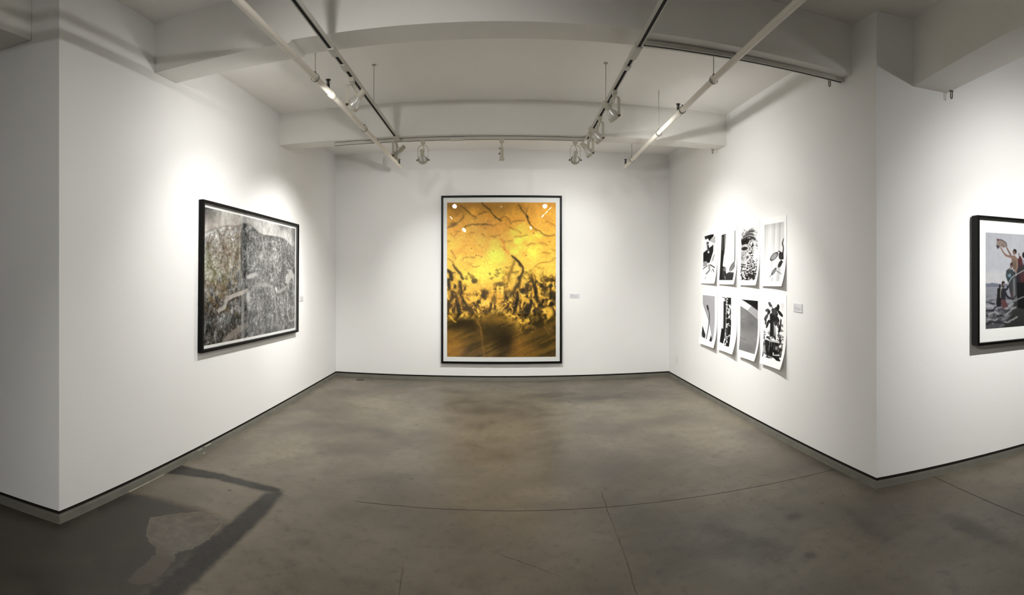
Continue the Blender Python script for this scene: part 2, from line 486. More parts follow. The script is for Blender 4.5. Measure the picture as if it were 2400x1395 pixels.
# ---- floor: one slab, finer mesh where the stains need it
def build_floor():
    xs = np.concatenate([[XW - .15, -4.5], np.arange(-3.2, 4.21, .03), [5.2, XE + .15]])
    ys = np.concatenate([[YS - .15, -2, 0], np.arange(.9, 7.86, .03), [YB + .1]])
    X, Y = np.meshgrid(xs, ys)
    h, w = X.shape
    co = np.stack([X.ravel(), Y.ravel(), np.zeros(w * h)], 1).astype(np.float32)
    idx = np.arange(w * h).reshape(h, w)
    q = np.stack([idx[:-1, :-1], idx[:-1, 1:], idx[1:, 1:], idx[1:, :-1]], -1).reshape(-1, 4)
    me = bpy.data.meshes.new('floor')
    me.vertices.add(len(co)); me.vertices.foreach_set('co', co.ravel())
    me.loops.add(q.size); me.loops.foreach_set('vertex_index', q.ravel().astype(np.int32))
    me.polygons.add(len(q)); me.polygons.foreach_set('loop_start', np.arange(0, q.size, 4, dtype=np.int32))
    me.update(calc_edges=True)
    def attr(name, A):
        a = me.attributes.new(name, 'FLOAT', 'POINT'); a.data.foreach_set('value', A.ravel().astype(np.float32))
    # bare concrete patch inside the dark area
    patch = poly_sdf(X, Y, [(-2.066, 2.727), (-1.989, 2.843), (-1.863, 2.978), (-1.73, 2.986), (-1.657, 2.939), (-1.635, 2.841), (-1.629, 2.77), (-1.63, 2.628), (-1.65, 2.547), (-1.703, 2.484), (-1.685, 2.441), (-1.657, 2.412), (-1.643, 2.329), (-1.622, 2.188), (-1.659, 2.113), (-1.73, 2.089), (-1.754, 2.169), (-1.759, 2.269), (-1.776, 2.337), (-1.778, 2.402), (-1.814, 2.451), (-1.923, 2.51), (-1.996, 2.6)])
    attr('patch', patch)
    # dark L-shaped trace of an old partition
    t1 = poly_sdf(X, Y, [(-2.52, 3.63), (-2.03, 3.642), (-1.527, 3.575), (-1.50, 3.47), (-2.06, 3.51), (-2.48, 3.39)])
    t2 = poly_sdf(X, Y, [(-1.49, 3.56), (-1.446, 2.973), (-1.448, 2.553), (-1.42, 1.2), (-1.60, 1.2), (-1.605, 2.421), (-1.63, 2.6), (-1.62, 2.925), (-1.62, 3.45)])
    attr('trace', np.minimum(t1, t2))
    # dark oily floor of the removed room
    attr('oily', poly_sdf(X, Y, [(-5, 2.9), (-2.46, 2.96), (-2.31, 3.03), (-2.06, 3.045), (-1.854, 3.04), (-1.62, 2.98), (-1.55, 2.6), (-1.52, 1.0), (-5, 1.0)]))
    st = np.zeros_like(X)
    def g(x, y, rx, ry, a, rot=0):
        nonlocal st
        c, s = math.cos(rot), math.sin(rot)
        dx, dy = X - x, Y - y
        st = st + a * np.exp(-(((dx * c + dy * s) / rx) ** 2 + ((-dx * s + dy * c) / ry) ** 2))
    for b in ((1.2, 6.65, .75, .22, .8), (.7, 6.9, .4, .14, .5), (1.78, 2.95, .07, .055, .9), (1.61, 2.5, .035, .03, 1.1), (1.415, 2.67, .22, .22, .7),
              (1.297, 3.07, .22, .14, .45), (1.15, 2.8, .3, .12, .3), (2.08, 2.62, .09, .45, .55, -.15), (2.52, 2.1, .1, .32, .9, -.1), (2.3, 2.6, .12, .5, .35, -.2),
              (-.28, 3.13, .2, .1, .3), (.13, 2.85, .25, .08, .3, .8), (-.147, 4.2, .35, .25, .25), (.34, 3.78, .3, .16, -.55), (-.3, 3.6, .5, .1, -.2),
              (-1.46, 5.3, .35, .3, .35), (-.8, 6.2, .4, .2, .3), (-1.15, 2.6, .3, .5, .42), (2.5, 3.7, .14, .9, .55), (-2.35, 4.6, .15, 1.2, .3),  # the left-front entry simply darkens the floor there
              (1.9, 4.6, .4, .7, -.35), (-1.9, 4.4, .35, .5, -.4), (-1.5, 6.3, .5, .6, -.3), (.3, 5.2, .8, .7, -.1), (1.0, 4.7, .5, .5, .2), (.95, 3.0, .35, .25, .25),
              (.05, 2.2, .5, .4, .25), (-.7, 2.2, .4, .5, .3), (2.7, 2.95, .2, .25, .35)):
        g(*b)
    attr('stain_tone', st)
    # warm (rusty) patches against the grey-green ones
    wm = np.zeros_like(X)
    for x, y, rx, ry, a in ((-.1, 4.9, .5, 1.6, 1), (.1, 3.6, .8, .3, .6), (-2.1, 2.98, .5, .06, 1.6), (1.9, 2.2, .5, .5, .5), (2.6, 2.7, .4, .3, .6), (-1.1, 2.2, .3, .5, .6), (.0, 2.3, .8, .5, .3), (1.2, 5.9, .8, .8, -.2), (1.3, 2.7, .5, .5, -.5), (-1.7, 4.3, .6, .6, -.2), (.8, 6.6, 1, .4, -.4)):
        wm += a * np.exp(-((X - x) / rx) ** 2 - ((Y - y) / ry) ** 2)
    attr('warm', wm)
    return me

def floor_mat():
    m, nt, b = new_mat('stained_concrete_floor')
    L = nt.links.new
    geo = N(nt, 'ShaderNodeNewGeometry')
    P = geo.outputs['Position']
    def noise(scale, detail=6, rough=.55, vec=P, dist=0.0):
        n = N(nt, 'ShaderNodeTexNoise'); n.inputs['Scale'].default_value = scale; n.inputs['Detail'].default_value = detail
        n.inputs['Roughness'].default_value = rough; n.inputs['Distortion'].default_value = dist
        L(vec, n.inputs['Vector']); return n.outputs['Fac']
    def att(name):
        a = N(nt, 'ShaderNodeAttribute', attribute_name=name); return a.outputs['Fac']
    def mth(op, a, bb=None, c=None, clamp=False):
        n = N(nt, 'ShaderNodeMath', operation=op, use_clamp=clamp)
        for i, v in enumerate((a, bb, c)):
            if v is None: continue
            if isinstance(v, (int, float)): n.inputs[i].default_value = v
            else: L(v, n.inputs[i])
        return n.outputs[0]
    def ramp(v, a, c, lo=0.0, hi=1.0):
        n = N(nt, 'ShaderNodeMapRange', interpolation_type='SMOOTHSTEP')
        L(v, n.inputs['Value'])
        for k, x in (('From Min', a), ('From Max', c), ('To Min', lo), ('To Max', hi)): n.inputs[k].default_value = x
        return n.outputs['Result']
    def mixc(f, a, c, mode='MIX'):
        n = N(nt, 'ShaderNodeMix', data_type='RGBA', blend_type=mode)
        if isinstance(f, (int, float)): n.inputs[0].default_value = f
        else: L(f, n.inputs[0])
        for i, v in ((6, a), (7, c)):
            if isinstance(v, tuple): n.inputs[i].default_value = (*lin(v), 1)
            else: L(v, n.inputs[i])
        return n.outputs[2]
    n1 = noise(.9, 8, .6); n2 = noise(3.2, 8, .62, dist=.4); n3 = noise(14, 8, .6); n4 = noise(90, 4, .6); n5 = noise(30, 5, .7)
    base = mixc(ramp(n1, .36, .64), (98, 93, 83), (136, 130, 117))
    base = mixc(mth('MULTIPLY', ramp(n2, .4, .72), .8), base, (128, 123, 112))
    base = mixc(mth('MULTIPLY', ramp(n2, .46, .26), .5), base, (76, 72, 64))
    warm = mth('MULTIPLY', att('warm'), ramp(n2, .2, .6))
    base = mixc(mth('MULTIPLY', ramp(warm, 0, 1.2), .55), base, (122, 110, 93))
    base = mixc(mth('MULTIPLY', ramp(mth('MULTIPLY', warm, -1), 0, .6), .6), base, (104, 104, 92))
    # broad dark and pale stains, plus a darkened left front, broken up by noise
    st = mth('ADD', att('stain_tone'), mth('MULTIPLY', mth('SUBTRACT', n2, .5), .55))
    st = mth('ADD', st, mth('MULTIPLY', mth('SUBTRACT', n3, .5), .35))
    base = mixc(mth('MULTIPLY', ramp(st, .08, .9), .72), base, (66, 61, 55))
    base = mixc(mth('MULTIPLY', ramp(mth('MULTIPLY', st, -1), .08, .6), .5), base, (160, 152, 137))
    # mottling
    base = mixc(mth('MULTIPLY', ramp(n3, .52, .74), .5), base, (78, 73, 65))
    base = mixc(mth('MULTIPLY', ramp(n5, .56, .76), .42), base, (70, 66, 60))
    base = mixc(mth('MULTIPLY', ramp(n4, .56, .76), .3), base, (152, 146, 134))
    # removed room: dark oily floor, black trace, bare patch with ragged edge
    sep = N(nt, 'ShaderNodeSeparateXYZ'); L(P, sep.inputs[0])
    x, y = sep.outputs[0], sep.outputs[1]
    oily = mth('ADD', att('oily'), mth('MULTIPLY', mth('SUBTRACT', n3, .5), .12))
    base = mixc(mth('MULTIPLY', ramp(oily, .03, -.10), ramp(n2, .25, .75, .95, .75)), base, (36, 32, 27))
    tr = mth('ADD', att('trace'), mth('MULTIPLY', mth('SUBTRACT', n3, .5), .07))
    base = mixc(mth('MULTIPLY', ramp(tr, .018, -.03), ramp(n5, .3, .7, .97, .84)), base, (26, 24, 21))
    pt = mth('ADD', att('patch'), mth('MULTIPLY', mth('SUBTRACT', noise(26, 6, .65), .5), .06))
    pcol = mixc(ramp(n3, .3, .7), (92, 87, 79), (114, 109, 101))
    pcol = mixc(ramp(y, 2.50, 2.36), pcol, (84, 77, 68))
    base = mixc(ramp(pt, .004, -.004), base, pcol)
    base = mixc(mth('MULTIPLY', ramp(mth('ABSOLUTE', pt), .006, .001), ramp(y, 2.4, 2.6, 0, .45)), base, (150, 140, 120))
    # saw cut and hairline cracks
    wob = mth('MULTIPLY', mth('SUBTRACT', noise(5, 6, .7), .5), .06)
    def line(d, w, lim=None):
        f = ramp(mth('ABSOLUTE', d), w, w * .25)
        if lim is not None: f = mth('MULTIPLY', f, lim)
        return f
    inx = mth('MULTIPLY', ramp(x, -1.05, -.9), ramp(x, 2.5, 2.45))
    c1 = line(mth('ADD', mth('SUBTRACT', y, mth('MULTIPLY_ADD', x, -.018, 3.527)), mth('MULTIPLY', wob, .35)), .0075, inx)
    c2 = line(mth('ADD', mth('SUBTRACT', x, mth('MULTIPLY_ADD', y, .045, .54)), mth('MULTIPLY', wob, .7)), .0045, mth('MULTIPLY', ramp(y, 3.77, 3.74), ramp(n2, .3, .55, .2, .65)))
    c3 = line(mth('SUBTRACT', x, mth('MULTIPLY_ADD', y, .13, 2.585)), .0065, ramp(y, 2.9, 2.85))
    c4 = line(mth('ADD', mth('SUBTRACT', x, mth('MULTIPLY_ADD', y, -.09, -.26)), mth('MULTIPLY', wob, .6)), .005, mth('MULTIPLY', ramp(y, 2.85, 2.75), .6))
    c5 = line(mth('ADD', mth('SUBTRACT', mth('MULTIPLY_ADD', x, -.75, 2.98), y), wob), .005, mth('MULTIPLY', mth('MULTIPLY', ramp(x, -.05, .02), ramp(x, .32, .25)), .6))
    cr = mth('MAXIMUM', mth('MAXIMUM', c1, c2), mth('MAXIMUM', mth('MAXIMUM', c3, c4), c5))
    base = mixc(mth('MULTIPLY', cr, .85), base, (26, 22, 19))
    # paler rim beside the walls and stray paint flecks
    vo = N(nt, 'ShaderNodeTexVoronoi'); vo.inputs['Scale'].default_value = 3.3; L(P, vo.inputs['Vector'])
    base = mixc(mth('MULTIPLY', ramp(vo.outputs['Distance'], .022, .012), ramp(n1, .52, .56)), base, (196, 190, 178))
    vo2 = N(nt, 'ShaderNodeTexVoronoi'); vo2.inputs['Scale'].default_value = 2.3; L(P, vo2.inputs['Vector'])
    base = mixc(mth('MULTIPLY', ramp(vo2.outputs['Distance'], .06, .02), ramp(n3, .42, .56, 0, .8)), base, (48, 44, 39))
    base = mixc(1.0, base, (212, 207, 199), 'MULTIPLY')
    L(base, b.inputs['Base Color'])
    rg = mth('ADD', ramp(n2, .3, .7, .38, .52), mth('MULTIPLY', cr, .3))
    L(rg, b.inputs['Roughness'])
    b.inputs['Specular IOR Level'].default_value = .42
    bp = N(nt, 'ShaderNodeBump'); bp.inputs['Strength'].default_value = .25; bp.inputs['Distance'].default_value = .004
    L(mth('SUBTRACT', mth('ADD', mth('MULTIPLY', n3, .6), mth('MULTIPLY', n4, .25)), mth('MULTIPLY', cr, 1.5)), bp.inputs['Height'])
    L(bp.outputs['Normal'], b.inputs['Normal'])
    return m
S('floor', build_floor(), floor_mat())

# ------------------------------------------------------------------ light tracks
def track(name, label, p0, p1, group=None, width=.036, h=.030):
    """surface rail with a black slot along its underside; z of the points is the underside"""
    p0, p1 = Vector(p0), Vector(p1)
    L = (p1 - p0).length; d = (p1 - p0).normalized()
    root = empty(name, (p0 + p1) / 2, (0, 0, math.atan2(-d.x, d.y)))
    tag(root, label, 'track light rail', group)
    bm = bmesh.new()
    s = .0100
    for a, b in ((-width / 2, -s), (s, width / 2)): box(bm, a, b, -L / 2, L / 2, 0, .012)
    box(bm, -width / 2, width / 2, -L / 2, L / 2, .012, h)
    mesh_obj('rail', bm_mesh(bm, 'rail'), M_TRACK, root)
    bm = bmesh.new(); box(bm, -s, s, -L / 2, L / 2, .0008, .0118)
    mesh_obj('slot', bm_mesh(bm, 'slot'), M_SLOT, root)
    return root

def connector(root, y, l=.09, w=.042, dx=0.0):
    bm = bmesh.new(); box(bm, dx - w / 2, dx + w / 2, y - l / 2, y + l / 2, -.008, .03); bevel(bm, .004)
    return mesh_obj('connector', bm_mesh(bm, 'connector'), M_TRACK, root)

def hanger(root, y, ztop, x=0.0, r=.003, z0=.03):
    bm = bmesh.new(); tube(bm, [(x, y, z0), (x, y, ztop)], r, 8)
    lathe(bm, [(0, ztop - .006), (.018, ztop - .006), (.018, ztop), (0, ztop)], 12, Matrix.Translation((x, y, 0)))
    return mesh_obj('hanger_rod', bm_mesh(bm, 'hanger'), M_ROD, root)

ZTR = EYE + 1.43
def on_left(y): return -1.058 - .0093 * (y - 2.62) - .012 * ((y - 2.62) / 3)
def on_right(y): return .849 + .0242 * (y - 2.697)
TL = track('light_track', 'long white ceiling light track with black slot on the left, running front to back', (on_left(-2.0), -2.0, ZTR), (on_left(5.70), 5.70, ZTR), 'tracks running front to back')
TR = track('light_track', 'long white ceiling light track with black slot on the right, running front to back', (on_right(-2.0), -2.0, ZTR), (on_right(5.74), 5.74, ZTR), 'tracks running front to back')
TC = track('light_track', 'white light track crossing under the rear beam and joining the two long tracks', (-1.83, 5.765, ZTR - .002), (.90, 5.765, ZTR - .002))
TS = track('light_track', 'short white track fixed under the front beam, right of the right long track', (.93, 3.425, EYE + 1.497), (2.50, 3.425, EYE + 1.497))
TO = track('light_track', 'white ceiling light track beyond the right cross beam, above the viewer', (2.98, -2.0, 2.95), (2.98, 1.2, 2.95))
for yy in (-1.2, 1.2): hanger(TO, yy, Z_FRONT - 2.95)
hanger(TL, 4.59 - 1.85, Z_MID - ZTR, -.012)
hanger(TR, 4.59 - 1.87, Z_MID - ZTR, .008)
connector(TL, 3.33 - 1.85, .13); connector(TL, 3.60 - 1.85, .12); connector(TL, 5.665 - 1.85, .06)
connector(TR, 3.40 - 1.87, .20, .05); connector(TR, 3.66 - 1.87, .07, .044); connector(TR, 5.70 - 1.87, .05)
connector(TC, .0, .16)

# ------------------------------------------------------------------ track lamps
def lamp_meshes():
    D = {}
    bm = bmesh.new(); box(bm, -.018, .018, -.024, .024, -.036, -.001); bevel(bm, .004, 2)
    lathe(bm, [(0, -.036), (.010, -.036), (.010, -.050), (0, -.050)], 14)
    D['adapter'] = bm_mesh(bm, 'adapter')
    bm = bmesh.new()
    R = .055
    pts = [(-R, 0, -.21)] + [(-R, 0, z) for z in (-.18, -.14, -.11)]
    for i in range(0, 13):
        a = math.pi * (1 - i / 12)
        pts.append((R * math.cos(a), 0, -.095 + .047 * math.sin(a)))
    pts += [(R, 0, z) for z in (-.11, -.14, -.18)] + [(R, 0, -.21)]
    strap(bm, pts, .026, .004, (0, 1, 0))
    D['yoke'] = bm_mesh(bm, 'yoke')
    bm = bmesh.new()       # gimbal ring: open band round the lamp
    lathe(bm, [(.0480, -.012), (.0520, -.012), (.0520, .012), (.0480, .012), (.0480, -.012)], 36)
    D['ring'] = bm_mesh(bm, 'ring'); smooth_by_angle(D['ring'])
    bm = bmesh.new()       # dark gap between ring and bulb
    lathe(bm, [(.0445, -.006), (.0481, -.006), (.0481, -.002), (.0445, -.002), (.0445, -.006)], 36)
    D['gap'] = bm_mesh(bm, 'gap')
    bm = bmesh.new()       # reflector bulb
    lathe(bm, [(.0425, .007), (.0447, .004), (.0447, -.010), (.041, -.026), (.034, -.046), (.026, -.062), (.021, -.074), (.018, -.088)], 32)
    D['bulb'] = bm_mesh(bm, 'bulb'); smooth_by_angle(D['bulb'], 60)
    bm = bmesh.new()
    lathe(bm, [(0, .0085), (.024, .0078), (.0425, .007)], 32)
    D['lens'] = bm_mesh(bm, 'lens', True)
    bm = bmesh.new()       # lamp holder can
    lathe(bm, [(.015, -.080), (.0235, -.080), (.0235, -.085), (.0225, -.086), (.0225, -.142), (.019, -.147), (0, -.147)], 28)
    D['socket'] = bm_mesh(bm, 'socket'); smooth_by_angle(D['socket'])
    bm = bmesh.new()
    lathe(bm, [(0, 0), (.009, 0), (.009, .006), (.006, .014), (0, .014)], 14)
    D['knob'] = bm_mesh(bm, 'knob', True)
    return D
LM = lamp_meshes()
for k, m in dict(adapter=M_CREAM, yoke=M_CREAM, ring=M_CREAM, gap=M_BLACK, bulb=M_BULB, lens=M_LENS, socket=M_CREAM, knob=M_BRONZE).items(): LM[k].materials.append(m)

def track_lamp(label, x, y, target, beams, rail_dir=0.0, swing=0.0, group='track lamps', z=ZTR, ring_mat=None, pan=None):
    """lamp clipped under a rail at (x, y), aimed at target"""
    root = empty('track_lamp', (x, y, z))
    tag(root, label, 'lamp', group)
    mesh_obj('adapter', LM['adapter'], None, root, Matrix.Rotation(rail_dir, 4, 'Z'))
    piv = Vector((0, 0, -.21))
    d = (Vector(target) - Vector((x, y, z)) - piv).normalized()
    hx = Vector((d.x, d.y, 0)).normalized() if pan is None else Vector((math.cos(pan), math.sin(pan), 0))
    ax = Vector((hx.y, -hx.x, 0))            # yoke axis, square to the aim
    if pan is not None: d = (d - ax * d.dot(ax)).normalized()
    Y = Vector((0, 0, 1)).cross(ax)
    My = Matrix((ax, Y, Vector((0, 0, 1)))).transposed().to_4x4()
    mesh_obj('yoke', LM['yoke'], None, root, My)
    up = d.cross(ax)
    Mh = Matrix.Translation(piv) @ Matrix((ax, up, d)).transposed().to_4x4()
    for part in ('ring', 'gap', 'bulb', 'socket'):
        o = mesh_obj('ring_gap' if part == 'gap' else part, LM[part], None, root, Mh)
        if part == 'bulb': mesh_obj('lens', LM['lens'], None, o)
    for sgn in (-1, 1):
        Mk = Matrix.Translation(piv + ax * sgn * .057) @ (ax * sgn).to_track_quat('Z', 'Y').to_matrix().to_4x4()
        mesh_obj('knob', LM['knob'], None, root, Mk)
    back = piv - d * .150
    side = ax * .03 + up * (.0)
    e = piv - d * .125 - up * .022 * (1 if up.z < 0 else -1)
    bm = bmesh.new()
    tube(bm, bez((0, 0, -.048), Vector((0, 0, -.10)) + ax * .015, e + Vector((0, 0, -.045)) + ax * .035, e, 14), .0032, 6)
    mesh_obj('cord', bm_mesh(bm, 'cord', True), M_BRONZE if ring_mat else M_ROD, root)
    for watts, spot, *aim in beams:          # hot core of the reflector lamp and its wider, lower spill
        da = (Vector(aim[0]) - Vector((x, y, z)) - piv).normalized() if aim else d
        ld = bpy.data.lights.new('lamp_beam', 'SPOT')
        ld.energy = watts; ld.spot_size = math.radians(spot); ld.spot_blend = 1.0
        ld.shadow_soft_size = .022; ld.color = LAMP_TINT
        lo = bpy.data.objects.new('lamp_beam', ld); COL.objects.link(lo); lo.parent = root
        lo.matrix_local = Matrix.Translation(piv + d * .022) @ (-da).to_track_quat('Z', 'Y').to_matrix().to_4x4()
    return root

def slim_lamp(label, x, y, target, beams, rail_dir=0.0, group=None, z=ZTR):
    """narrow cylinder lamp on a short stem and knuckle"""
    root = empty('track_lamp', (x, y, z)); tag(root, label, 'lamp', group)
    mesh_obj('adapter', LM['adapter'], None, root, Matrix.Rotation(rail_dir, 4, 'Z'))
    piv = Vector((0, 0, -.095))
    d = (Vector(target) - Vector((x, y, z)) - piv).normalized()
    bm = bmesh.new(); tube(bm, [(0, 0, -.05), (0, 0, -.085)], .006, 10)
    lathe(bm, [(0, -.014), (.013, -.014), (.015, -.008), (.015, .008), (.013, .014), (0, .014)], 14, Matrix.Translation((0, 0, -.092)) @ Matrix.Rotation(math.pi / 2, 4, 'Y'))
    mesh_obj('knuckle', bm_mesh(bm, 'knuckle'), M_CREAM, root)
    Mh = Matrix.Translation(piv + Vector((0, 0, -.062))) @ d.to_track_quat('Z', 'Y').to_matrix().to_4x4()
    bm = bmesh.new(); lathe(bm, [(0, -.058), (.012, -.058), (.018, -.050), (.0185, .030), (.022, .040), (.0265, .046), (.0265, .074), (.022, .074), (.021, .060)], 28)
    me = bm_mesh(bm, 'body'); smooth_by_angle(me)
    body = mesh_obj('lamp_body', me, M_CREAM, root, Mh)
    bm = bmesh.new(); lathe(bm, [(0, .066), (.0215, .066)], 24)
    mesh_obj('lens', bm_mesh(bm, 'lens'), M_LENS, body)
    bm = bmesh.new(); tube(bm, [(-.014, 0, -.10), (-.034, -.004, -.098)], .0035, 8)
    mesh_obj('lever', bm_mesh(bm, 'lever'), M_BRONZE, root)
    Mk = Matrix.Translation(piv + Vector((-.020, -.01, -.06))) @ Vector((-1, 0, 0)).to_track_quat('Z', 'Y').to_matrix().to_4x4()
    mesh_obj('knob', LM['knob'], None, root, Mk)
    for watts, spot in beams:
        ld = bpy.data.lights.new('lamp_beam', 'SPOT'); ld.energy = watts; ld.spot_size = math.radians(spot); ld.spot_blend = 1.0
        ld.shadow_soft_size = .02; ld.color = LAMP_TINT
        lo = bpy.data.objects.new('lamp_beam', ld); COL.objects.link(lo); lo.parent = root
        lo.matrix_local = Matrix.Translation(piv + Vector((0, 0, -.062)) + d * .085) @ (-d).to_track_quat('Z', 'Y').to_matrix().to_4x4()
    return root

def LT(y): return (on_left(y), y)
def RT(y): return (on_right(y), y)
X90 = dict(rail_dir=math.pi / 2, group='lamps on the cross track')
track_lamp('white track lamp nearest the front on the left track, turned to the grey framed picture', *LT(3.80), (-2.46, 4.30, 1.45), [(40, 150, (-2.46, 4.25, 2.10)), (14, 140), (76, 110, (-2.46, 4.4, .7))], group='lamps on the left track')
track_lamp('white track lamp at the far end of the left track, beside the cross track joint', *LT(5.54), (-2.46, 5.75, 1.45), [(110, 50), (25, 90), (135, 110, (-2.46, 5.6, .7))], group='lamps on the left track')
track_lamp('white track lamp at the left of the cross track, turned to the golden picture', -.835, 5.765, (-.92, 7.82, 1.50), [(78, 50), (38, 140)], **X90)
slim_lamp('slim white cylinder lamp at the middle of the cross track', .012, 5.765, (.0, 6.35, 0.0), [(235, 130)], rail_dir=math.pi / 2, group='lamps on the cross track')
track_lamp('round-backed white track lamp at the right of the cross track, seen from behind', .80, 5.765, (.97, 7.82, 1.95), [(56, 50), (58, 90)], **X90)
track_lamp('white track lamp at the far end of the right track, beside the cross track', *RT(5.45), (2.513, 5.9, 1.1), [(110, 70, (2.513, 5.9, .7)), (52, 90), (60, 110, (2.513, 5.9, .7))], group='lamps on the right track')
track_lamp('second white track lamp from the far end of the right track', *RT(4.84), (2.513, 5.35, 1.3), [(60, 150, (2.513, 5.2, 1.8))], group='lamps on the right track')
track_lamp('white track lamp nearest the front on the right track, with brown knob below', *RT(4.13), (2.513, 4.85, 1.1), [(22, 50), (110, 70, (2.513, 4.85, .7)), (11, 110, (2.513, 4.85, .7))], group='lamps on the right track')
# unseen lamps: the sea picture's own, then fill lamps added to brighten the room
G = dict(group='lamps above the viewer')
track_lamp('white track lamp beyond the right cross beam, turned to the sea picture', 2.98, .75, (4.05, 2.58, 1.65), [(140, 90), (56, 140), (135, 70, (3.9, 2.6, .9))], z=2.95, **G)
track_lamp('added fill lamp above the viewer on the right track, turned to the left wall', on_right(1.1), 1.1, (-2.46, 3.1, 1.0), [(130, 84)], **G)  # added fill for the near part of the left wall
track_lamp('added fill lamp above the viewer on the left track, turned to the golden picture', on_left(.6), .6, (0, 7.8, 1.2), [(122, 70)], **G)  # added fill for the front beam's face
track_lamp('added fill lamp above the viewer on the left track, turned down to the floor', on_left(.2), .2, (.2, 2.2, 0), [(195, 120)], **G)  # added fill, bounced up off the floor to beam and ceiling
track_lamp('added fill lamp behind the viewer on the left track, turned to the rear wall', on_left(-1.2), -1.2, (-1.6, -4.2, 1.4), [(250, 125)], **G)  # added fill, bounced off the rear wall

# ------------------------------------------------------------------ sprinkler pipes
def sprinkler_pipe(label, p0, p1, heads, rings, couplings):
    p0, p1 = Vector(p0), Vector(p1)
    d = (p1 - p0).normalized()
    root = empty('sprinkler_pipe', p0)
    tag(root, label, 'pipe', 'sprinkler pipes')
    at = lambda y: d * ((y - p0.y) / d.y)
    bm = bmesh.new(); tube(bm, [(0, 0, 0), p1 - p0], .0225, 20)
    mesh_obj('pipe', bm_mesh(bm, 'pipe', False), M_PIPE, root); smooth_by_angle(root.children[-1].data)
    rot = d.to_track_quat('Z', 'Y').to_matrix().to_4x4()
    for y in couplings:
        bm = bmesh.new(); lathe(bm, [(.0225, -.05), (.028, -.048), (.028, .048), (.0225, .05)], 20)
        mesh_obj('coupling', bm_mesh(bm, 'coupling', True), M_PIPE, root, Matrix.Translation(at(y)) @ rot)
    for y in heads:          # upright sprinkler: frame arms and deflector disc
        bm = bmesh.new()
        lathe(bm, [(0, .018), (.010, .020), (.010, .034), (.006, .036), (.0045, .062), (.0045, .066), (.016, .067), (.016, .070), (0, .070)], 14)
        strap(bm, [(-.006, 0, .036), (-.011, 0, .048), (-.006, 0, .064)], .004, .003, (0, 1, 0))
        strap(bm, [(.006, 0, .036), (.011, 0, .048), (.006, 0, .064)], .004, .003, (0, 1, 0))
        mesh_obj('sprinkler_head', bm_mesh(bm, 'sprinkler'), M_BLACK, root, Matrix.Translation(at(y)) @ Matrix.Scale(1.25, 4))
    for y, ztop in rings:    # ring hanger, most on a rod
        c = at(y); bm = bmesh.new()
        pts = [(.030 * math.sin(a), 0, -.030 * math.cos(a)) for a in [2 * math.pi * i / 24 for i in range(25)]]
        strap(bm, pts, .012, .003, (0, 1, 0))
        lathe(bm, [(0, .030), (.007, .030), (.007, .044), (0, .044)], 10)
        mesh_obj('hanger_ring', bm_mesh(bm, 'ring'), M_STEEL, root, Matrix.Translation(c))
        if not ztop: continue
        bm = bmesh.new(); tube(bm, [c + Vector((0, 0, .040)), c + Vector((0, 0, ztop - (p0.z + c.z)))], .0036, 8)
        mesh_obj('hanger_rod', bm_mesh(bm, 'rod'), M_ROD, root)
    return root
ZP = EYE + 1.398
sprinkler_pipe('white sprinkler pipe under the ceiling on the left, along the left light track', (-1.27, -2.0, ZP), (-1.312, 6.98, ZP - .003), [6.90, 3.93], [(3.63, Z_MID), (5.05, None)], [4.02])
sprinkler_pipe('white sprinkler pipe under the ceiling on the right, outside the right light track', (1.30, -2.0, ZP), (1.612, 6.92, ZP - .003), [6.84, 4.48], [(3.60, Z_MID), (4.36, None), (5.15, Z_MID), (6.45, Z_REAR)], [4.42])

# little metal straps left hanging from the beams
def metal_strap(label, x, y, z, l, rz=0):
    o = empty('metal_strap', (x, y, z), (0, 0, rz)); tag(o, label, 'metal strap', 'metal straps under the beams')
    bm = bmesh.new()
    strap(bm, [(-.008, 0, 0), (-.008, 0, -l + .012), (-.004, 0, -l + .003), (.002, 0, -l), (.007, 0, -l + .006), (.008, 0, -l + .02), (.008, 0, 0)], .012, .003, (0, 1, 0))
    mesh_obj('strap', bm_mesh(bm, 'strap'), M_STEEL, o)
    bm = bmesh.new(); box(bm, -.015, .015, -.012, .012, -.004, .0)
    mesh_obj('foot_plate', bm_mesh(bm, 'plate'), M_STEEL, o)
metal_strap('small metal strap hanging under the front beam near the right wall', 2.43, 3.49, 3.079, .062)
p = CR + DR * .635 + NR * .02
metal_strap('small metal strap hanging beside the cross beam on the far right wall', 3.085, 2.80, 2.957, .062, -.24)
metal_strap('small metal strap hanging under the rear beam near the right wall', 2.44, 5.90, Z_B2, .05)

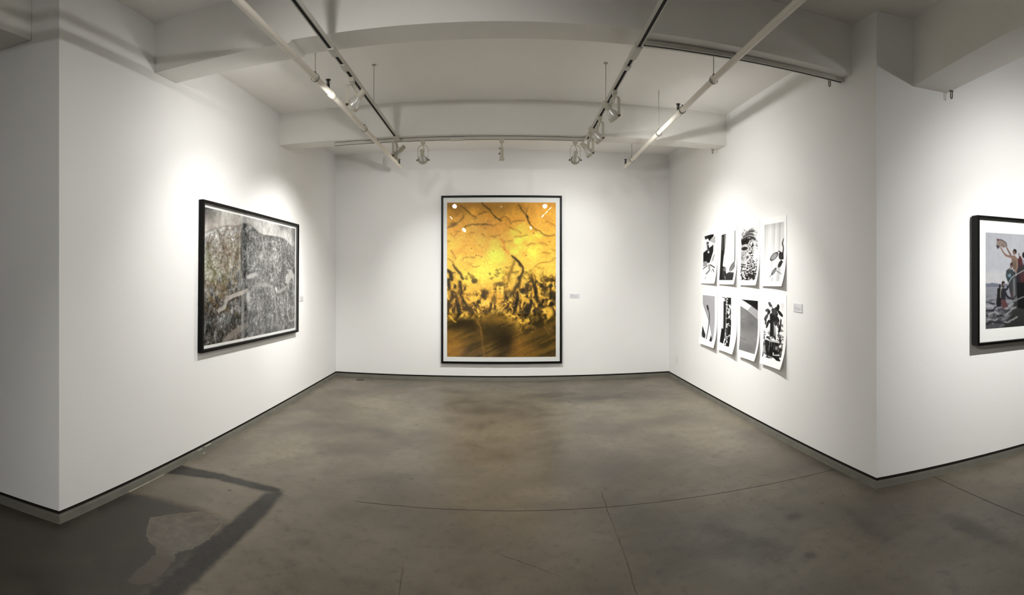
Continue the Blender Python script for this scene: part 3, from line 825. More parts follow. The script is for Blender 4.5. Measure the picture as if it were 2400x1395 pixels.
# ------------------------------------------------------------------ prints and pictures
def framed(name, label, M, w, h, depth, face, art, margins, recess, back=0.0, cleat=False):
    """picture centred on its root; local x along the wall, z up, -y out of the wall (wall plane y = 0)"""
    root = bpy.data.objects.new(name, None); COL.objects.link(root); root.matrix_world = M
    tag(root, label, 'framed picture')
    bm = bmesh.new()
    f0, f1 = -depth, -back
    for x0, x1, z0, z1 in ((-w / 2, -w / 2 + face, -h / 2, h / 2), (w / 2 - face, w / 2, -h / 2, h / 2)):
        box(bm, x0, x1, f0, f1, z0, z1)
    for z0, z1 in ((-h / 2, -h / 2 + face), (h / 2 - face, h / 2)):
        box(bm, -w / 2 + face, w / 2 - face, f0, f1, z0, z1)
    bmesh.ops.remove_doubles(bm, verts=bm.verts, dist=1e-5)
    mesh_obj('frame', bm_mesh(bm, 'frame'), M_BLACKFRAME, root)
    yi = -depth + recess
    bm = bmesh.new(); box(bm, -w / 2 + face - .002, w / 2 - face + .002, yi, yi + .004, -h / 2 + face - .002, h / 2 - face + .002)
    mesh_obj('mat_board', bm_mesh(bm, 'mat'), M_MAT, root)
    bm = bmesh.new(); box(bm, -w / 2 + face - .002, w / 2 - face + .002, -depth + .004, -depth + .0065, -h / 2 + face - .002, h / 2 - face + .002)
    mesh_obj('glass', bm_mesh(bm, 'glass'), M_GLASS, root)
    l, r, b, t = margins
    X0, X1, Z0, Z1 = -w / 2 + face + l, w / 2 - face - r, -h / 2 + face + b, h / 2 - face - t
    me = art.mesh('print', lambda u, v: (X0 + (X1 - X0) * u, np.full_like(u, yi - .0012), Z1 + (Z0 - Z1) * v))
    mesh_obj('print', me, M_PRINT, root)
    if cleat:
        bm = bmesh.new(); box(bm, -w / 2 + .012, w / 2 - .012, -back - .001, -.001, -h / 2 + .03, h / 2 - .012)
        mesh_obj('backing', bm_mesh(bm, 'backing'), M_BLACKFRAME, root)
    return root

# ---- golden abstract (coordinates below are those of close-up views, turned into one sheet)
def golden():
    c = Canvas(330, 469, 1048, 1302, 475, 836, (238, 172, 66))
    T = lambda L: [(1030 + x / 6.976, 455 + y / 6.976) for x, y in L]
    B = lambda L: [(1030 + x / 6.488, 655 + y / 6.488) for x, y in L]
    X, Y = c.X, c.Y
    v = (Y - 475) / 361
    n1 = c.n(.018, 3, 5); n2 = c.n(.05, 9, 5); n3 = c.n(.14, 21, 4)
    yel = sstep(.10, .36, v + (n1 - .5) * .35) * sstep(.66, .46, v)
    c.blend(yel * .9, (247, 205, 84))
    c.blend(sstep(.5, .75, n2) * .35 * sstep(.6, .3, v), (232, 158, 60))
    c.blend(sstep(.16, .0, v + (n1 - .5) * .2) * .55, (176, 122, 44))
    c.blend(sstep(.09, .0, v + (n2 - .5) * .12) * sstep(1240, 1180, X) * .5, (120, 88, 40))
    for x, y, rx, ry, a in ((1162, 602, 17, 15, 1), (1150, 620, 24, 22, .5), (1252, 588, 14, 17, .9), (1212, 565, 9, 7, .9), (1263, 552, 12, 8, .8), (1230, 560, 20, 10, .6), (1206, 545, 12, 9, .5), (1209, 590, 9, 7, .7), (1223, 580, 9, 6, .6), (1160, 577, 12, 18, .5), (1140, 640, 40, 16, .5), (1105, 655, 30, 12, .35), (1225, 533, 14, 10, .35)):
        c.blob(x, y, rx, ry, (249, 240, 92), a, 0, .75, 4, .06, int(x))
    DK = (84, 64, 28)
    def S_(pts, w, col, a=.8, soft=None, seed=1):
        w = np.asarray(w, float) / 6.9
        if max(col) < 200: c.stroke([(px - 1.2, py + .8) for px, py in pts], (w if w.ndim else float(w)) + 3.0, (150, 106, 44), a * .35, max(3.5, float(w.max()) * .8), 3.0, .07, seed + 2)
        c.stroke(pts, (w if w.ndim else float(w)) * .9, col, a, soft or max(1.0, float(w.max()) * .4), 3.0, .12, seed)
    S_(T([(690, 140), (740, 190), (820, 260), (880, 340), (930, 400), (1010, 432)]), 26, DK, .85)
    S_(T([(1000, 410), (1070, 370), (1140, 420), (1180, 490)]), 14, (140, 95, 38), .8)
    S_(T([(350, 190), (430, 250), (520, 340), (600, 400)]), 17, (100, 74, 32), .8)
    S_(T([(1290, 180), (1350, 260), (1420, 350), (1440, 390), (1480, 490), (1550, 560), (1620, 610), (1740, 680), (1880, 672)]), [26, 20, 26, 16, 14, 10], (96, 68, 28), .85)
    S_(T([(1445, 220), (1420, 300), (1410, 350)]), 12, (128, 92, 36), .7)
    c.blob(*T([(1430, 370)])[0], 3.2, 2.6, (70, 50, 22), .85)
    S_(T([(130, 545), (200, 520), (300, 470), (380, 400), (402, 350)]), 30, (130, 96, 44), .7)
    c.blob(*T([(230, 490)])[0], 9, 5, (120, 90, 40), .6, 0, .6)
    S_(T([(420, 540), (480, 515), (600, 495), (760, 500), (905, 512)]), [26, 20, 18, 24, 6], (112, 82, 34), .75)
    S_(T([(640, 330), (700, 312), (760, 300)]), 26, (124, 90, 38), .7)
    S_(T([(700, 500), (770, 490)]), 26, (120, 92, 44), .6)
    S_(T([(1200, 462), (1280, 442), (1385, 430)]), 20, (150, 104, 44), .7)
    S_(T([(1740, 455), (1830, 480), (1892, 516)]), 12, (150, 100, 40), .7)
    S_(T([(1310, 150), (1360, 200), (1420, 260)]), 14, (150, 106, 42), .5)
    for pts, w in (([(1230, 690), (1330, 690), (1440, 665)], 10), ([(1420, 840), (1490, 808), (1580, 812)], 13), ([(1640, 790), (1760, 830)], 10), ([(1690, 960), (1800, 970)], 11), ([(1540, 1200), (1640, 1120), (1760, 1112), (1850, 1075)], 12),
                   ([(380, 1060), (470, 1030), (580, 1045)], 10), ([(440, 1120), (520, 1150), (580, 1190), (660, 1180)], 9), ([(510, 640), (570, 632)], 12), ([(700, 655), (740, 685)], 16), ([(840, 690), (920, 715)], 14), ([(940, 680), (990, 660)], 11),
                   ([(290, 610), (350, 612)], 12), ([(180, 655), (240, 685), (290, 650)], 10), ([(130, 770), (160, 770)], 18), ([(200, 920), (240, 1000), (270, 1062)], 14), ([(140, 1045), (210, 1100), (240, 1170)], 13), ([(1130, 770), (1190, 760)], 14),
                   ([(1010, 740), (1040, 790), (1080, 770)], 9), ([(1850, 910), (1892, 925)], 12), ([(1860, 1045), (1892, 1050)], 10), ([(1140, 540), (1250, 590), (1330, 640)], 9)):
        S_(T(pts), w, (168, 108, 42), .72, None, int(pts[0][0]))
    S_(T([(990, 720), (1040, 800), (1065, 900), (1130, 975)]), 44, (230, 146, 58), .7)
    for i, (x, y) in enumerate([(660, 838), (525, 890), (1065, 905), (600, 1000), (640, 1008), (685, 1025), (1535, 640), (1790, 780), (920, 508), (1410, 1005), (790, 440), (740, 560), (880, 930)]):
        c.blob(*T([(x, y)])[0], 1.7, 1.3, (140, 86, 34), .8)
    rng = random.Random(4)
    for i in range(60):
        x, y = rng.uniform(1075, 1150), rng.gauss(598, 12)
        c.blob(x, y, 1.1, .9, (184, 118, 46), .5)
    # transition: mottled dark crust
    edge = .50 + .05 * (n1 - .5) + .07 * np.sin((X - 1048) / 46) * .6 - .03 * sstep(1240, 1300, X)
    crust = sstep(edge - .05, edge + .10, v + (n2 - .5) * .30)
    wx = X + 16 * (c.n(.05, 31, 3) - .5); wy = Y + 20 * (c.n(.05, 37, 3) - .5)
    fine = vnoise(wx - 1000, wy - 400, .16, .11, 41, 5, .7)
    rid = 1 - np.abs(2 * vnoise(wx - 1000, wy - 400, .085, .055, 43, 4, .55) - 1)
    val = np.clip(.52 + 2.1 * (fine - .5) + .75 * (.82 - rid) + .5 * (n2 - .5) - .12 * sstep(1200, 1290, X) - .10 * sstep(1100, 1050, X), 0, 1)
    stops = (0, .22, .42, .60, .80, 1)
    crust_col = np.stack([np.interp(val, stops, ch) for ch in ((24, 62, 120, 186, 232, 246), (19, 47, 88, 140, 182, 206), (10, 20, 34, 50, 70, 96))], -1)
    c.blend(crust * .96, crust_col)
    # brown ground with slanting brush marks
    g = sstep(.70, .79, v + (n1 - .5) * .16 - .045 * sstep(1180, 1240, X) * sstep(1300, 1250, X))
    ca, sa = math.cos(-.42), math.sin(-.42)
    br = vnoise((X - 1040) * ca + (Y - 400) * sa + 500, -(X - 1040) * sa + (Y - 400) * ca + 500, .02, .20, 8, 4)
    c.blend(g * .93, (98, 74, 28))
    c.blend(g * sstep(.45, .7, br) * .55, (46, 36, 16))
    c.blend(g * sstep(.55, .3, br) * .3, (128, 96, 38))
    for x, y, rx, ry, col, a in ((1060, 818, 26, 30, (176, 122, 40), .75), (1212, 822, 22, 34, (160, 110, 40), .6), (1182, 795, 22, 30, (30, 23, 12), .75), (1090, 760, 36, 14, (40, 31, 14), .8), (1150, 775, 26, 16, (42, 33, 15), .7), (1272, 775, 22, 26, (66, 50, 20), .5), (1255, 750, 18, 16, (44, 34, 16), .7), (1240, 822, 22, 14, (140, 98, 36), .5), (1120, 800, 14, 30, (78, 58, 22), .4)):
        c.blob(x, y, rx, ry, col, a, 0, .8, 5, .05, int(x))
    # bright pieces in the crust
    for pts, w in (([(370, 190), (440, 185), (500, 170)], 34), ([(380, 300), (470, 335), (590, 262)], 40), ([(1270, 290), (1330, 330), (1355, 385)], 66), ([(1400, 300), (1440, 340), (1465, 380)], 48), ([(1590, 450), (1680, 470), (1660, 560)], 88), ([(1500, 170), (1530, 250), (1640, 280)], 50),
                   ([(190, 100), (230, 150), (260, 180)], 34), ([(200, 20), (260, 30)], 70), ([(500, 70), (560, 40), (600, 20)], 60), ([(1000, 140), (1080, 120)], 36), ([(1210, 640), (1260, 665), (1350, 620)], 44), ([(150, 560), (240, 640)], 32), ([(1040, 40), (1120, 90)], 18), ([(540, 490), (600, 560)], 16)):
        S_(B(pts), w, (236, 184, 68), .85, 3.0, int(pts[0][0]) + 3)
    S_(B([(520, 550), (600, 670), (640, 830), (655, 960), (690, 1150)]), [44, 40, 22, 16, 16], (140, 104, 40), .65, 2.5)
    S_(B([(600, 430), (660, 520), (690, 600)]), 16, (170, 128, 48), .6)
    S_(B([(860, 590), (960, 600), (1100, 620)]), 80, (150, 112, 42), .6, 7)
    for pts in ([(1600, 720), (1670, 830)], [(1640, 720), (1700, 810)], [(1680, 730), (1730, 790)]): S_(B(pts), 9, (150, 116, 50), .6)
    # black slashes
    K = (34, 27, 14)
    S_(T([(230, 1160), (290, 1240), (350, 1310), (385, 1390)]), [16, 40, 34, 40], (62, 49, 22), .92)
    S_(T([(130, 1240), (185, 1300), (200, 1390)]), [50, 70, 70], K, .9, 2.5)
    S_(T([(220, 1290), (250, 1290)]), 34, (86, 68, 30), .7)
    S_(T([(1190, 1020), (1262, 1082), (1322, 1150), (1357, 1220), (1362, 1262)]), [20, 42, 40, 30, 20], (44, 34, 16), .95)
    S_(T([(1362, 1262), (1340, 1320), (1290, 1390)]), [22, 44, 56], (40, 32, 16), .9)
    S_(T([(1218, 1110), (1180, 1200), (1140, 1320), (1125, 1390)]), [40, 55, 50, 40], (134, 100, 42), .7, 3)
    S_(T([(1190, 1280), (1270, 1270)]), 40, (120, 92, 40), .6)
    S_(B([(1222, 0), (1185, 90), (1130, 170), (1090, 230)]), [50, 62, 50, 30], (62, 48, 22), .88)
    S_(B([(1180, 200), (1188, 280), (1155, 400), (1130, 495)]), [36, 52, 58, 26], (24, 19, 12), .95)
    S_(B([(1415, 20), (1448, 150), (1470, 250), (1478, 335)]), [30, 50, 56, 26], (22, 18, 12), .95)
    S_(B([(310, 40), (325, 150), (340, 280), (400, 380), (470, 450)]), [40, 44, 36, 50, 60], (40, 32, 16), .92)
    S_(B([(140, 0), (150, 130)]), 56, (36, 29, 15), .9)
    S_(B([(150, 420), (180, 300), (205, 200)]), [60, 54, 30], (56, 44, 20), .85)
    S_(B([(255, 330), (280, 430), (290, 500), (262, 580)]), [40, 60, 66, 30], (28, 23, 13), .9)
    S_(B([(400, 440), (480, 470)]), 80, (58, 45, 20), .7, 5)
    S_(B([(525, 350), (545, 400)]), 36, (30, 24, 14), .85)
    for x, y, rx, ry, a in ((1705, 375, 5, 6, .95), (1690, 95, 6, 5, .85), (1545, 90, 6, 6, .85), (1600, 150, 8, 7, .6), (1340, 430, 8, 11, .85), (1290, 520, 14, 12, .6), (1385, 360, 4, 9, .85), (1450, 470, 5, 5, .7), (1330, 100, 6, 7, .75), (1250, 170, 5, 6, .8), (1300, 180, 9, 7, .6), (1560, 410, 6, 5, .7), (530, 20, 7, 6, .7), (600, 340, 4, 5, .75), (690, 220, 8, 10, .55), (830, 300, 6, 10, .5), (920, 70, 9, 5, .55), (1720, 230, 9, 9, .5), (1740, 300, 8, 16, .55), (235, 110, 4, 6, .7), (1640, 230, 12, 6, .5), (1040, 230, 9, 12, .45)):
        c.blob(*B([(x, y)])[0], rx, ry, (30, 24, 14), a, 0, .45, 2.5, .15, int(x + y))
    for x, y, r in ((1400, 1280, 4), (1100, 1205, 3), (945, 1240, 3.5), (1010, 1230, 2), (960, 1290, 4), (930, 1330, 4), (820, 1300, 3), (1510, 1340, 5), (1740, 1370, 5), (480, 1310, 4), (540, 1360, 4), (440, 1370, 4), (1690, 1275, 2), (860, 1380, 4), (1380, 1370, 4)):
        c.blob(*T([(x, y)])[0], r * 1.1, r * .8, (104, 78, 32), .7, .5, .8, 5, .22, int(x + y))
    c.gain(np.clip(.93 + .28 * c.n(.22, 91, 4, None, .75), 0, 1.16))
    c.blend(sstep(.58, .72, c.n(.06, 93, 5)) * .18 * sstep(.5, .3, v), (214, 134, 52))
    return c

# ---- grey collage of a city (x in 0..1.74, y in 0..1)
def grey_city():
    A = 1.74
    c = Canvas(330, 270, 0, A, 0, 1, (120, 119, 117))
    X, Y = c.X, c.Y
    P = lambda L: [(x * A, y) for x, y in L]
    sky_n = c.n(3, 5, 5); blk = c.n(26, 33, 2)
    out = [(-.02, .2), (.08, .15), (.19, .108), (.29, .091), (.353, .057), (.419, .056), (.489, .094), (.547, .122), (.638, .12), (.747, .117), (.834, .121), (.926, .171), (1.02, .236)]
    ridge = np.interp(X / A, [p[0] for p in out], [p[1] for p in out])
    # the town: dense small fragments, darker to the lower left
    f4 = c.n(7, 19, 4)
    tex = .5 * c.n(40, 7, 3, None, .7) + .33 * vnoise(X, Y, 90, 34, 11, 3, .7) + .33 * vnoise(X, Y, 34, 90, 15, 3, .7)
    tex = (tex - tex.mean()) / tex.std()
    f6 = c.n(16, 83, 3)
    town = 100 + 24 * tex + 100 * (f4 - .5) + 90 * (f6 - .5) - 30 * sstep(.5, 1.0, Y) * sstep(.75, .05, X) + 52 * sstep(.7, .2, Y) * sstep(.66, .3, X)  # upper left lightened: lamp light and glass reflection put into the ink
    c.C[:] = np.clip(town, 14, 225)[..., None]
    rng = random.Random(7)
    for i in range(1300):                    # streets, roofs, cut-out edges
        x, y = rng.uniform(0, A), rng.uniform(.1, 1); l = rng.uniform(.006, .030)
        a = rng.choice((0, 1.57, rng.uniform(0, 3.14), rng.gauss(-.35, .4)))
        g = rng.choice((26, 38, 50, 158, 178, 196)); m = l / 2 + .01
        i0, i1 = np.searchsorted(c.Y[:, 0], (y - m, y + m)); j0, j1 = np.searchsorted(c.X[0], (x - m, x + m))
        if i1 - i0 < 2 or j1 - j0 < 2: continue
        d, _ = seg_dist(X[i0:i1, j0:j1], Y[i0:i1, j0:j1], np.array([x - l / 2 * math.cos(a), y - l / 2 * math.sin(a)]), np.array([x + l / 2 * math.cos(a), y + l / 2 * math.sin(a)]))
        k = (.6 * sstep(.0055, .0005, d))[..., None]
        c.C[i0:i1, j0:j1] += k * (g - c.C[i0:i1, j0:j1])
    c.blob(.62 * A, .33, .28, .10, (150, 149, 147), .35, 0, .8)
    c.blob(.45 * A, .55, .3, .05, (140, 139, 137), .3, 0, .8)
    # sky band of pasted cloud pictures
    sky = 150 + 110 * (sky_n - .5) + 50 * (blk - .5) + 20
    sky = sky - 80 * sstep(.3, .0, X) * sstep(.16, .0, Y) - 55 * sstep(1.25, 1.45, X) * sstep(1.62, 1.5, X) * sstep(.08, .02, Y + .0) - 60 * sstep(1.62, 1.72, X)
    c.blend(sstep(.006, -.006, Y - ridge), np.clip(sky, 70, 222)[..., None] * np.array([1.0, .985, .975]))
    c.stroke(P(out), .010, (76, 75, 74), .4, .008)
    # pale rivers, harbours and roads
    W = (186, 184, 182)
    c.stroke(P([(.127, .758), (.179, .73), (.19, .679), (.249, .652), (.332, .631), (.397, .612)]), .034, (176, 170, 166), .9, .006, .006, 12)
    c.stroke(P([(.140, .775), (.20, .75), (.215, .70), (.26, .675), (.332, .655)]), .016, (34, 33, 32), .7, .006)
    c.stroke(P([(.171, 1.0), (.249, .95), (.332, .921), (.397, .898)]), .055, (140, 134, 130), .8, .01, .008, 10)
    c.stroke(P([(.406, .626), (.366, .684), (.353, .803), (.362, .977)]), .05, (128, 127, 125), .75, .012, .006, 10)
    c.stroke(P([(.419, .633), (.489, .571), (.638, .572), (.708, .642), (.725, .76), (.747, .899)]), .035, (150, 149, 147), .7, .01, .008, 10)
    c.stroke(P([(.894, .648), (.888, .812), (.926, .919), (.99, .905), (1.016, .823)]), .026, (168, 166, 164), .75, .008, .004, 10)
    c.stroke(P([(.74, .63), (.80, .62), (.88, .58)]), .03, (160, 158, 156), .7, .01)
    c.blob(.44 * A, .485, .11, .022, (188, 187, 185), .85, -.1, .5, .02, 8)
    c.blob(.406 * A, .675, .035, .045, (186, 185, 183), .85, 0, .5, .01, 14)
    c.poly(P([(.852, .54), (.876, .463), (.938, .408), (.985, .473), (.97, .52), (.93, .50), (.90, .56)]), (176, 174, 172), .85, .01, .015, 9)
    c.blob(.73 * A, .604, .03, .025, (214, 212, 210), .85, 0, .6, .02, 16)
    c.blob(.547 * A, .313, .035, .03, (200, 198, 196), .6, 0, .7, .02, 16)
    c.blob(.55 * A, .735, .07, .03, (150, 149, 147), .55, 0, .6, .02, 10)
    c.poly(P([(.60, .47), (.612, .44), (.62, .40), (.628, .44), (.645, .47)]), (70, 70, 70), .7, .006)
    c.stroke(P([(.385, .06), (.345, .13), (.338, .28), (.342, .44), (.375, .51)]), [.02, .016, .03, .03, .02], (30, 30, 31), .7, .01, .02, 18)  # dark arc: frame edge mirrored in the glass, painted into the print
    c.stroke(P([(.318, .1), (.312, .4), (.316, .8)]), .022, (168, 172, 180), .45, .008)  # pale bluish edge of a glass reflection, painted into the print
    c.gain(.88 + .24 * c.n(60, 77, 3, None, .7))
    for i in range(7): c.stroke(P([(.80, .40 + .022 * i), (.86, .392 + .022 * i)]), .008, (44, 44, 44), .6, .004)
    return c

# ---- sea with people landing from a boat (x in 0..1.5035, y in 0..1); only its left third is in view
def sea_photo():
    A = 1.5035
    c = Canvas(340, 226, 0, A, 0, 1, (200, 201, 214))
    X, Y = c.X, c.Y
    P = lambda L: [(x * A, y) for x, y in L]
    n = c.n(4, 3, 5, 12)
    c.blend(sstep(.0, .45, Y) * .8, (212, 213, 224))
    c.blend(sstep(.28, .34, Y) * sstep(.44, .38, Y) * .5, (196, 199, 216))
    c.blend(sstep(.36, .46, Y + (n - .5) * .1) * .8, (224, 222, 228))
    c.blend(sstep(.45, .65, n) * .2 * sstep(.6, .4, Y), (188, 190, 204))
    c.poly(P([(-.05, .527), (.033, .529), (.053, .522), (.099, .531), (.146, .538), (.198, .533), (.5, .52), (1.1, .53), (1.1, .58), (-.05, .568)]), (118, 124, 148), .95, .006)
    # water
    wv = vnoise(X + .3 * Y, Y, 9, 40, 31, 4); w2 = vnoise(X - .25 * Y, Y + .2 * X, 14, 26, 5, 4)
    sea = sstep(.566, .574, Y)
    c.blend(sea, (158, 160, 176))
    c.blend(sea * sstep(.74, .86, Y + (w2 - .5) * .25) * .9, (84, 84, 92))
    c.blend(sea * sstep(.52, .66, wv) * sstep(.6, .75, Y) * .65, (52, 52, 58))
    c.blend(sea * sstep(.56, .7, w2) * .5 * sstep(.66, .8, Y), (186, 186, 196))
    c.blend(sea * sstep(.60, .7, wv) * .35 * sstep(.75, .58, Y), (190, 192, 204))
    c.poly(P([(.15, 1.02), (.18, .95), (.225, .88), (.26, .80), (.25, .73), (.30, .70), (1.1, .7), (1.1, 1.02)]), (50, 50, 50), .93, .03, .05, 6)
    for pts in ([(.172, .938), (.20, .945), (.225, .936), (.279, .897)], [(.18, .80), (.22, .76), (.25, .75)], [(.19, .86), (.23, .82), (.27, .80)], [(.02, .90), (.06, .92), (.10, .90)], [(.0, .76), (.06, .77), (.10, .80)], [(.03, .85), (.08, .83), (.12, .86)]):
        c.stroke(P(pts), .02, (196, 196, 202), .7, .008, .02, 16)
    for pts in ([(.0, .80), (.05, .81), (.09, .78)], [(.0, .96), (.06, .93), (.14, .95)], [(.04, .74), (.07, .745)], [(.10, .87), (.16, .88)]):
        c.stroke(P(pts), .022, (40, 40, 46), .75, .008, .02, 16)
    # boat hull and crowd at the right
    c.poly(P([(.274, .45), (.36, .42), (.9, .40), (.9, .78), (.5, .82), (.35, .815), (.29, .80), (.279, .654)]), (24, 22, 26), .97, .006)
    rng = random.Random(3)
    cols = [(96, 40, 44), (46, 52, 66), (120, 70, 62), (60, 66, 60), (30, 30, 36), (130, 96, 78), (70, 78, 96)]
    for i in range(16):
        x = .37 + .033 * i; y = .24 + .05 * math.sin(i * 2.3)
        c.blob(x * A, y, .020, .030, (44, 34, 30), .95, 0, .2)
        c.poly(P([(x - .018, y + .03), (x + .018, y + .03), (x + .022, y + .26), (x - .022, y + .26)]), cols[i % 7], .95, .008)
    # standing man with a bundle held overhead
    SK = (150, 110, 92)
    c.poly(P([(.281, .265), (.31, .27), (.35, .32), (.36, .52), (.272, .52)]), (52, 44, 52), .95, .008)
    c.poly(P([(.306, .427), (.36, .40), (.36, .52), (.314, .52)]), (92, 46, 54), .9, .008)
    c.poly(P([(.301, .237), (.316, .236), (.333, .275), (.333, .348), (.306, .337), (.294, .27)]), (104, 44, 48), .95, .006)
    c.stroke(P([(.298, .208), (.302, .235)]), .012, (110, 84, 76), .9)
    c.blob(.345 * A, .224, .022, .032, (36, 30, 30), .95, 0, .2)
    c.poly(P([(.33, .28), (.36, .26), (.36, .33), (.335, .33)]), (150, 152, 168), .8, .006)
    c.stroke(P([(.18, .137), (.199, .18), (.223, .228)]), [.014, .018, .020], (130, 96, 84), .95)
    c.stroke(P([(.133, .155), (.157, .203), (.185, .235), (.236, .247)]), [.014, .018, .022, .026], SK, .97)
    c.poly(P([(.098, .068), (.133, .065), (.175, .088), (.187, .131), (.161, .154), (.128, .144), (.105, .165), (.090, .135)]), (156, 134, 126), .97, .008, .01, 12)
    c.poly(P([(.090, .132), (.105, .168), (.120, .150), (.112, .13)]), (54, 48, 56), .9, .008)
    c.stroke(P([(.10, .07), (.14, .072), (.178, .10), (.186, .13)]), .012, (84, 70, 78), .8)
    c.blob(.104 * A, .072, .012, .014, (120, 62, 66), .8)
    c.stroke(P([(.145, .12), (.165, .14)]), .012, (110, 90, 90), .7)
    c.poly(P([(.226, .243), (.25, .228), (.262, .232), (.283, .265), (.288, .338), (.272, .405), (.247, .377), (.231, .294)]), (148, 116, 98), .97, .006)
    c.poly(P([(.235, .30), (.272, .285), (.274, .39), (.25, .38)]), (104, 90, 78), .7, .02)
    c.stroke(P([(.279, .268), (.284, .345), (.262, .425), (.238, .455)]), [.026, .024, .022, .018], (160, 122, 104), .97)
    c.blob(.256 * A, .193, .024, .030, (140, 104, 88), .97, 0, .15)
    c.poly(P([(.247, .178), (.255, .160), (.272, .166), (.279, .185), (.273, .215), (.266, .195)]), (44, 38, 38), .97, .006)
    # woman wrapped in a jacket, man's legs, line to the shore
    c.poly(P([(.200, .43), (.262, .40), (.276, .467), (.281, .673), (.243, .712), (.214, .63), (.198, .528)]), (64, 64, 70), .97, .006)
    c.poly(P([(.243, .47), (.262, .47), (.266, .66), (.246, .68)]), (142, 142, 150), .8, .012)
    c.poly(P([(.220, .60), (.236, .62), (.238, .70), (.224, .68)]), (96, 60, 66), .8, .008)
    c.poly(P([(.182, .395), (.200, .375), (.245, .385), (.258, .455), (.230, .515), (.194, .512), (.177, .45)]), (58, 72, 80), .97, .006)
    c.poly(P([(.192, .44), (.224, .425), (.224, .468), (.199, .462)]), (120, 164, 190), .9, .006)
    c.poly(P([(.212, .43), (.222, .425), (.222, .45), (.214, .452)]), (170, 172, 120), .7, .006)
    c.blob(.229 * A, .338, .018, .032, (60, 46, 46), .97, 0, .2)
    c.blob(.230 * A, .352, .011, .018, (150, 116, 104), .95, 0, .2)
    c.blob(.212 * A, .378, .016, .012, (140, 110, 100), .9, 0, .3)
    c.stroke(P([(.198, .545), (.215, .50), (.24, .462), (.268, .443), (.36, .38)]), .009, (206, 206, 208), .9)
    c.stroke(P([(.20, .74), (.225, .735), (.269, .714), (.345, .68)]), .014, (150, 148, 150), .85, .004)
    # two people wading
    c.poly(P([(.101, .584), (.125, .574), (.136, .62), (.136, .776), (.100, .777), (.091, .75), (.101, .63)]), (34, 33, 36), .98, .006)
    c.blob(.124 * A, .562, .013, .022, (46, 38, 38), .97, 0, .2)
    c.poly(P([(.133, .70), (.174, .705), (.201, .783), (.170, .79), (.152, .802), (.140, .777)]), (112, 66, 68), .97, .006)
    c.stroke(P([(.174, .60), (.188, .59), (.198, .565)]), .026, (46, 46, 52), .95)
    c.stroke(P([(.172, .63), (.19, .67), (.215, .69), (.236, .702)]), [.03, .026, .022, .016], (42, 42, 48), .97)
    c.poly(P([(.136, .588), (.165, .578), (.178, .60), (.176, .705), (.132, .703), (.127, .636)]), (46, 46, 54), .98, .006)
    c.stroke(P([(.140, .575), (.130, .62), (.130, .68)]), .008, (208, 196, 170), .85)
    c.blob(.152 * A, .545, .017, .032, (58, 46, 44), .97, 0, .2)
    c.blob(.156 * A, .548, .011, .022, (150, 116, 102), .9, 0, .2)
    c.stroke(P([(.143, .525), (.155, .512), (.165, .525)]), .014, (34, 28, 30), .95)
    c.blob(.156 * A, .566, .010, .010, (40, 34, 34), .8, 0, .3)
    g = c.C.mean(-1, keepdims=True)
    c.C = (g + (c.C - g) * .78) * (.80 + .06 * c.n(30, 8, 3)[..., None])
    return c

# ---- the eight unframed black and white prints (each in its own close-up coordinates)
def p_tap():
    c = Canvas(56, 150, 66, 272, 390, 1190, (246, 246, 246)); K = (18, 18, 18)
    c.blend(sstep(390, 700, c.Y) * sstep(170, 66, c.X) * .15, (200, 200, 200))
    c.poly([(90, 405), (245, 380), (240, 430), (170, 500), (150, 450), (100, 462)], K, 1, 4)
    c.blob(128, 435, 22, 26, (90, 90, 90), .8, 0, .4)
    c.poly([(172, 500), (272, 415), (272, 560), (200, 520)], (176, 176, 176), .9, 6)
    c.poly([(66, 700), (240, 570), (236, 690), (180, 880), (150, 892), (112, 850), (66, 872)], K, 1, 4)
    c.poly([(66, 872), (112, 850), (146, 905), (120, 935), (66, 955)], (160, 160, 160), .9, 5)
    c.stroke([(140, 525), (150, 600), (156, 700)], 38, (110, 110, 110), .9, 6)
    c.stroke([(135, 530), (160, 525)], 16, (30, 30, 30), .8); c.stroke([(146, 590), (162, 640)], 16, (36, 36, 36), .8)
    c.blob(158, 695, 14, 20, (236, 236, 236), .9); c.blob(150, 560, 10, 22, (170, 170, 170), .8)
    for i in range(5): c.stroke([(262 - 11 * i, 730 + 14 * i), (235 - 8 * i, 850 + 6 * i)], 9, (120 + 18 * i,) * 3, .7, 6)
    c.stroke([(64, 995), (140, 935)], 14, (30, 30, 30), .9, 4); c.stroke([(195, 925), (272, 978)], 18, (28, 28, 28), .95, 4)
    c.stroke([(180, 920), (182, 1010), (130, 1080)], 26, (150, 150, 150), .8, 8); c.stroke([(190, 1010), (150, 1070), (125, 1085)], 10, (50, 50, 50), .8)
    c.stroke([(160, 920), (165, 990)], 10, (80, 80, 80), .7); c.stroke([(240, 1000), (262, 1052)], 14, (60, 60, 60), .8, 5); c.stroke([(235, 1000), (215, 1052)], 10, (90, 90, 90), .7, 5)
    c.blob(118, 1160, 8, 14, (130, 130, 130), .8)
    return c
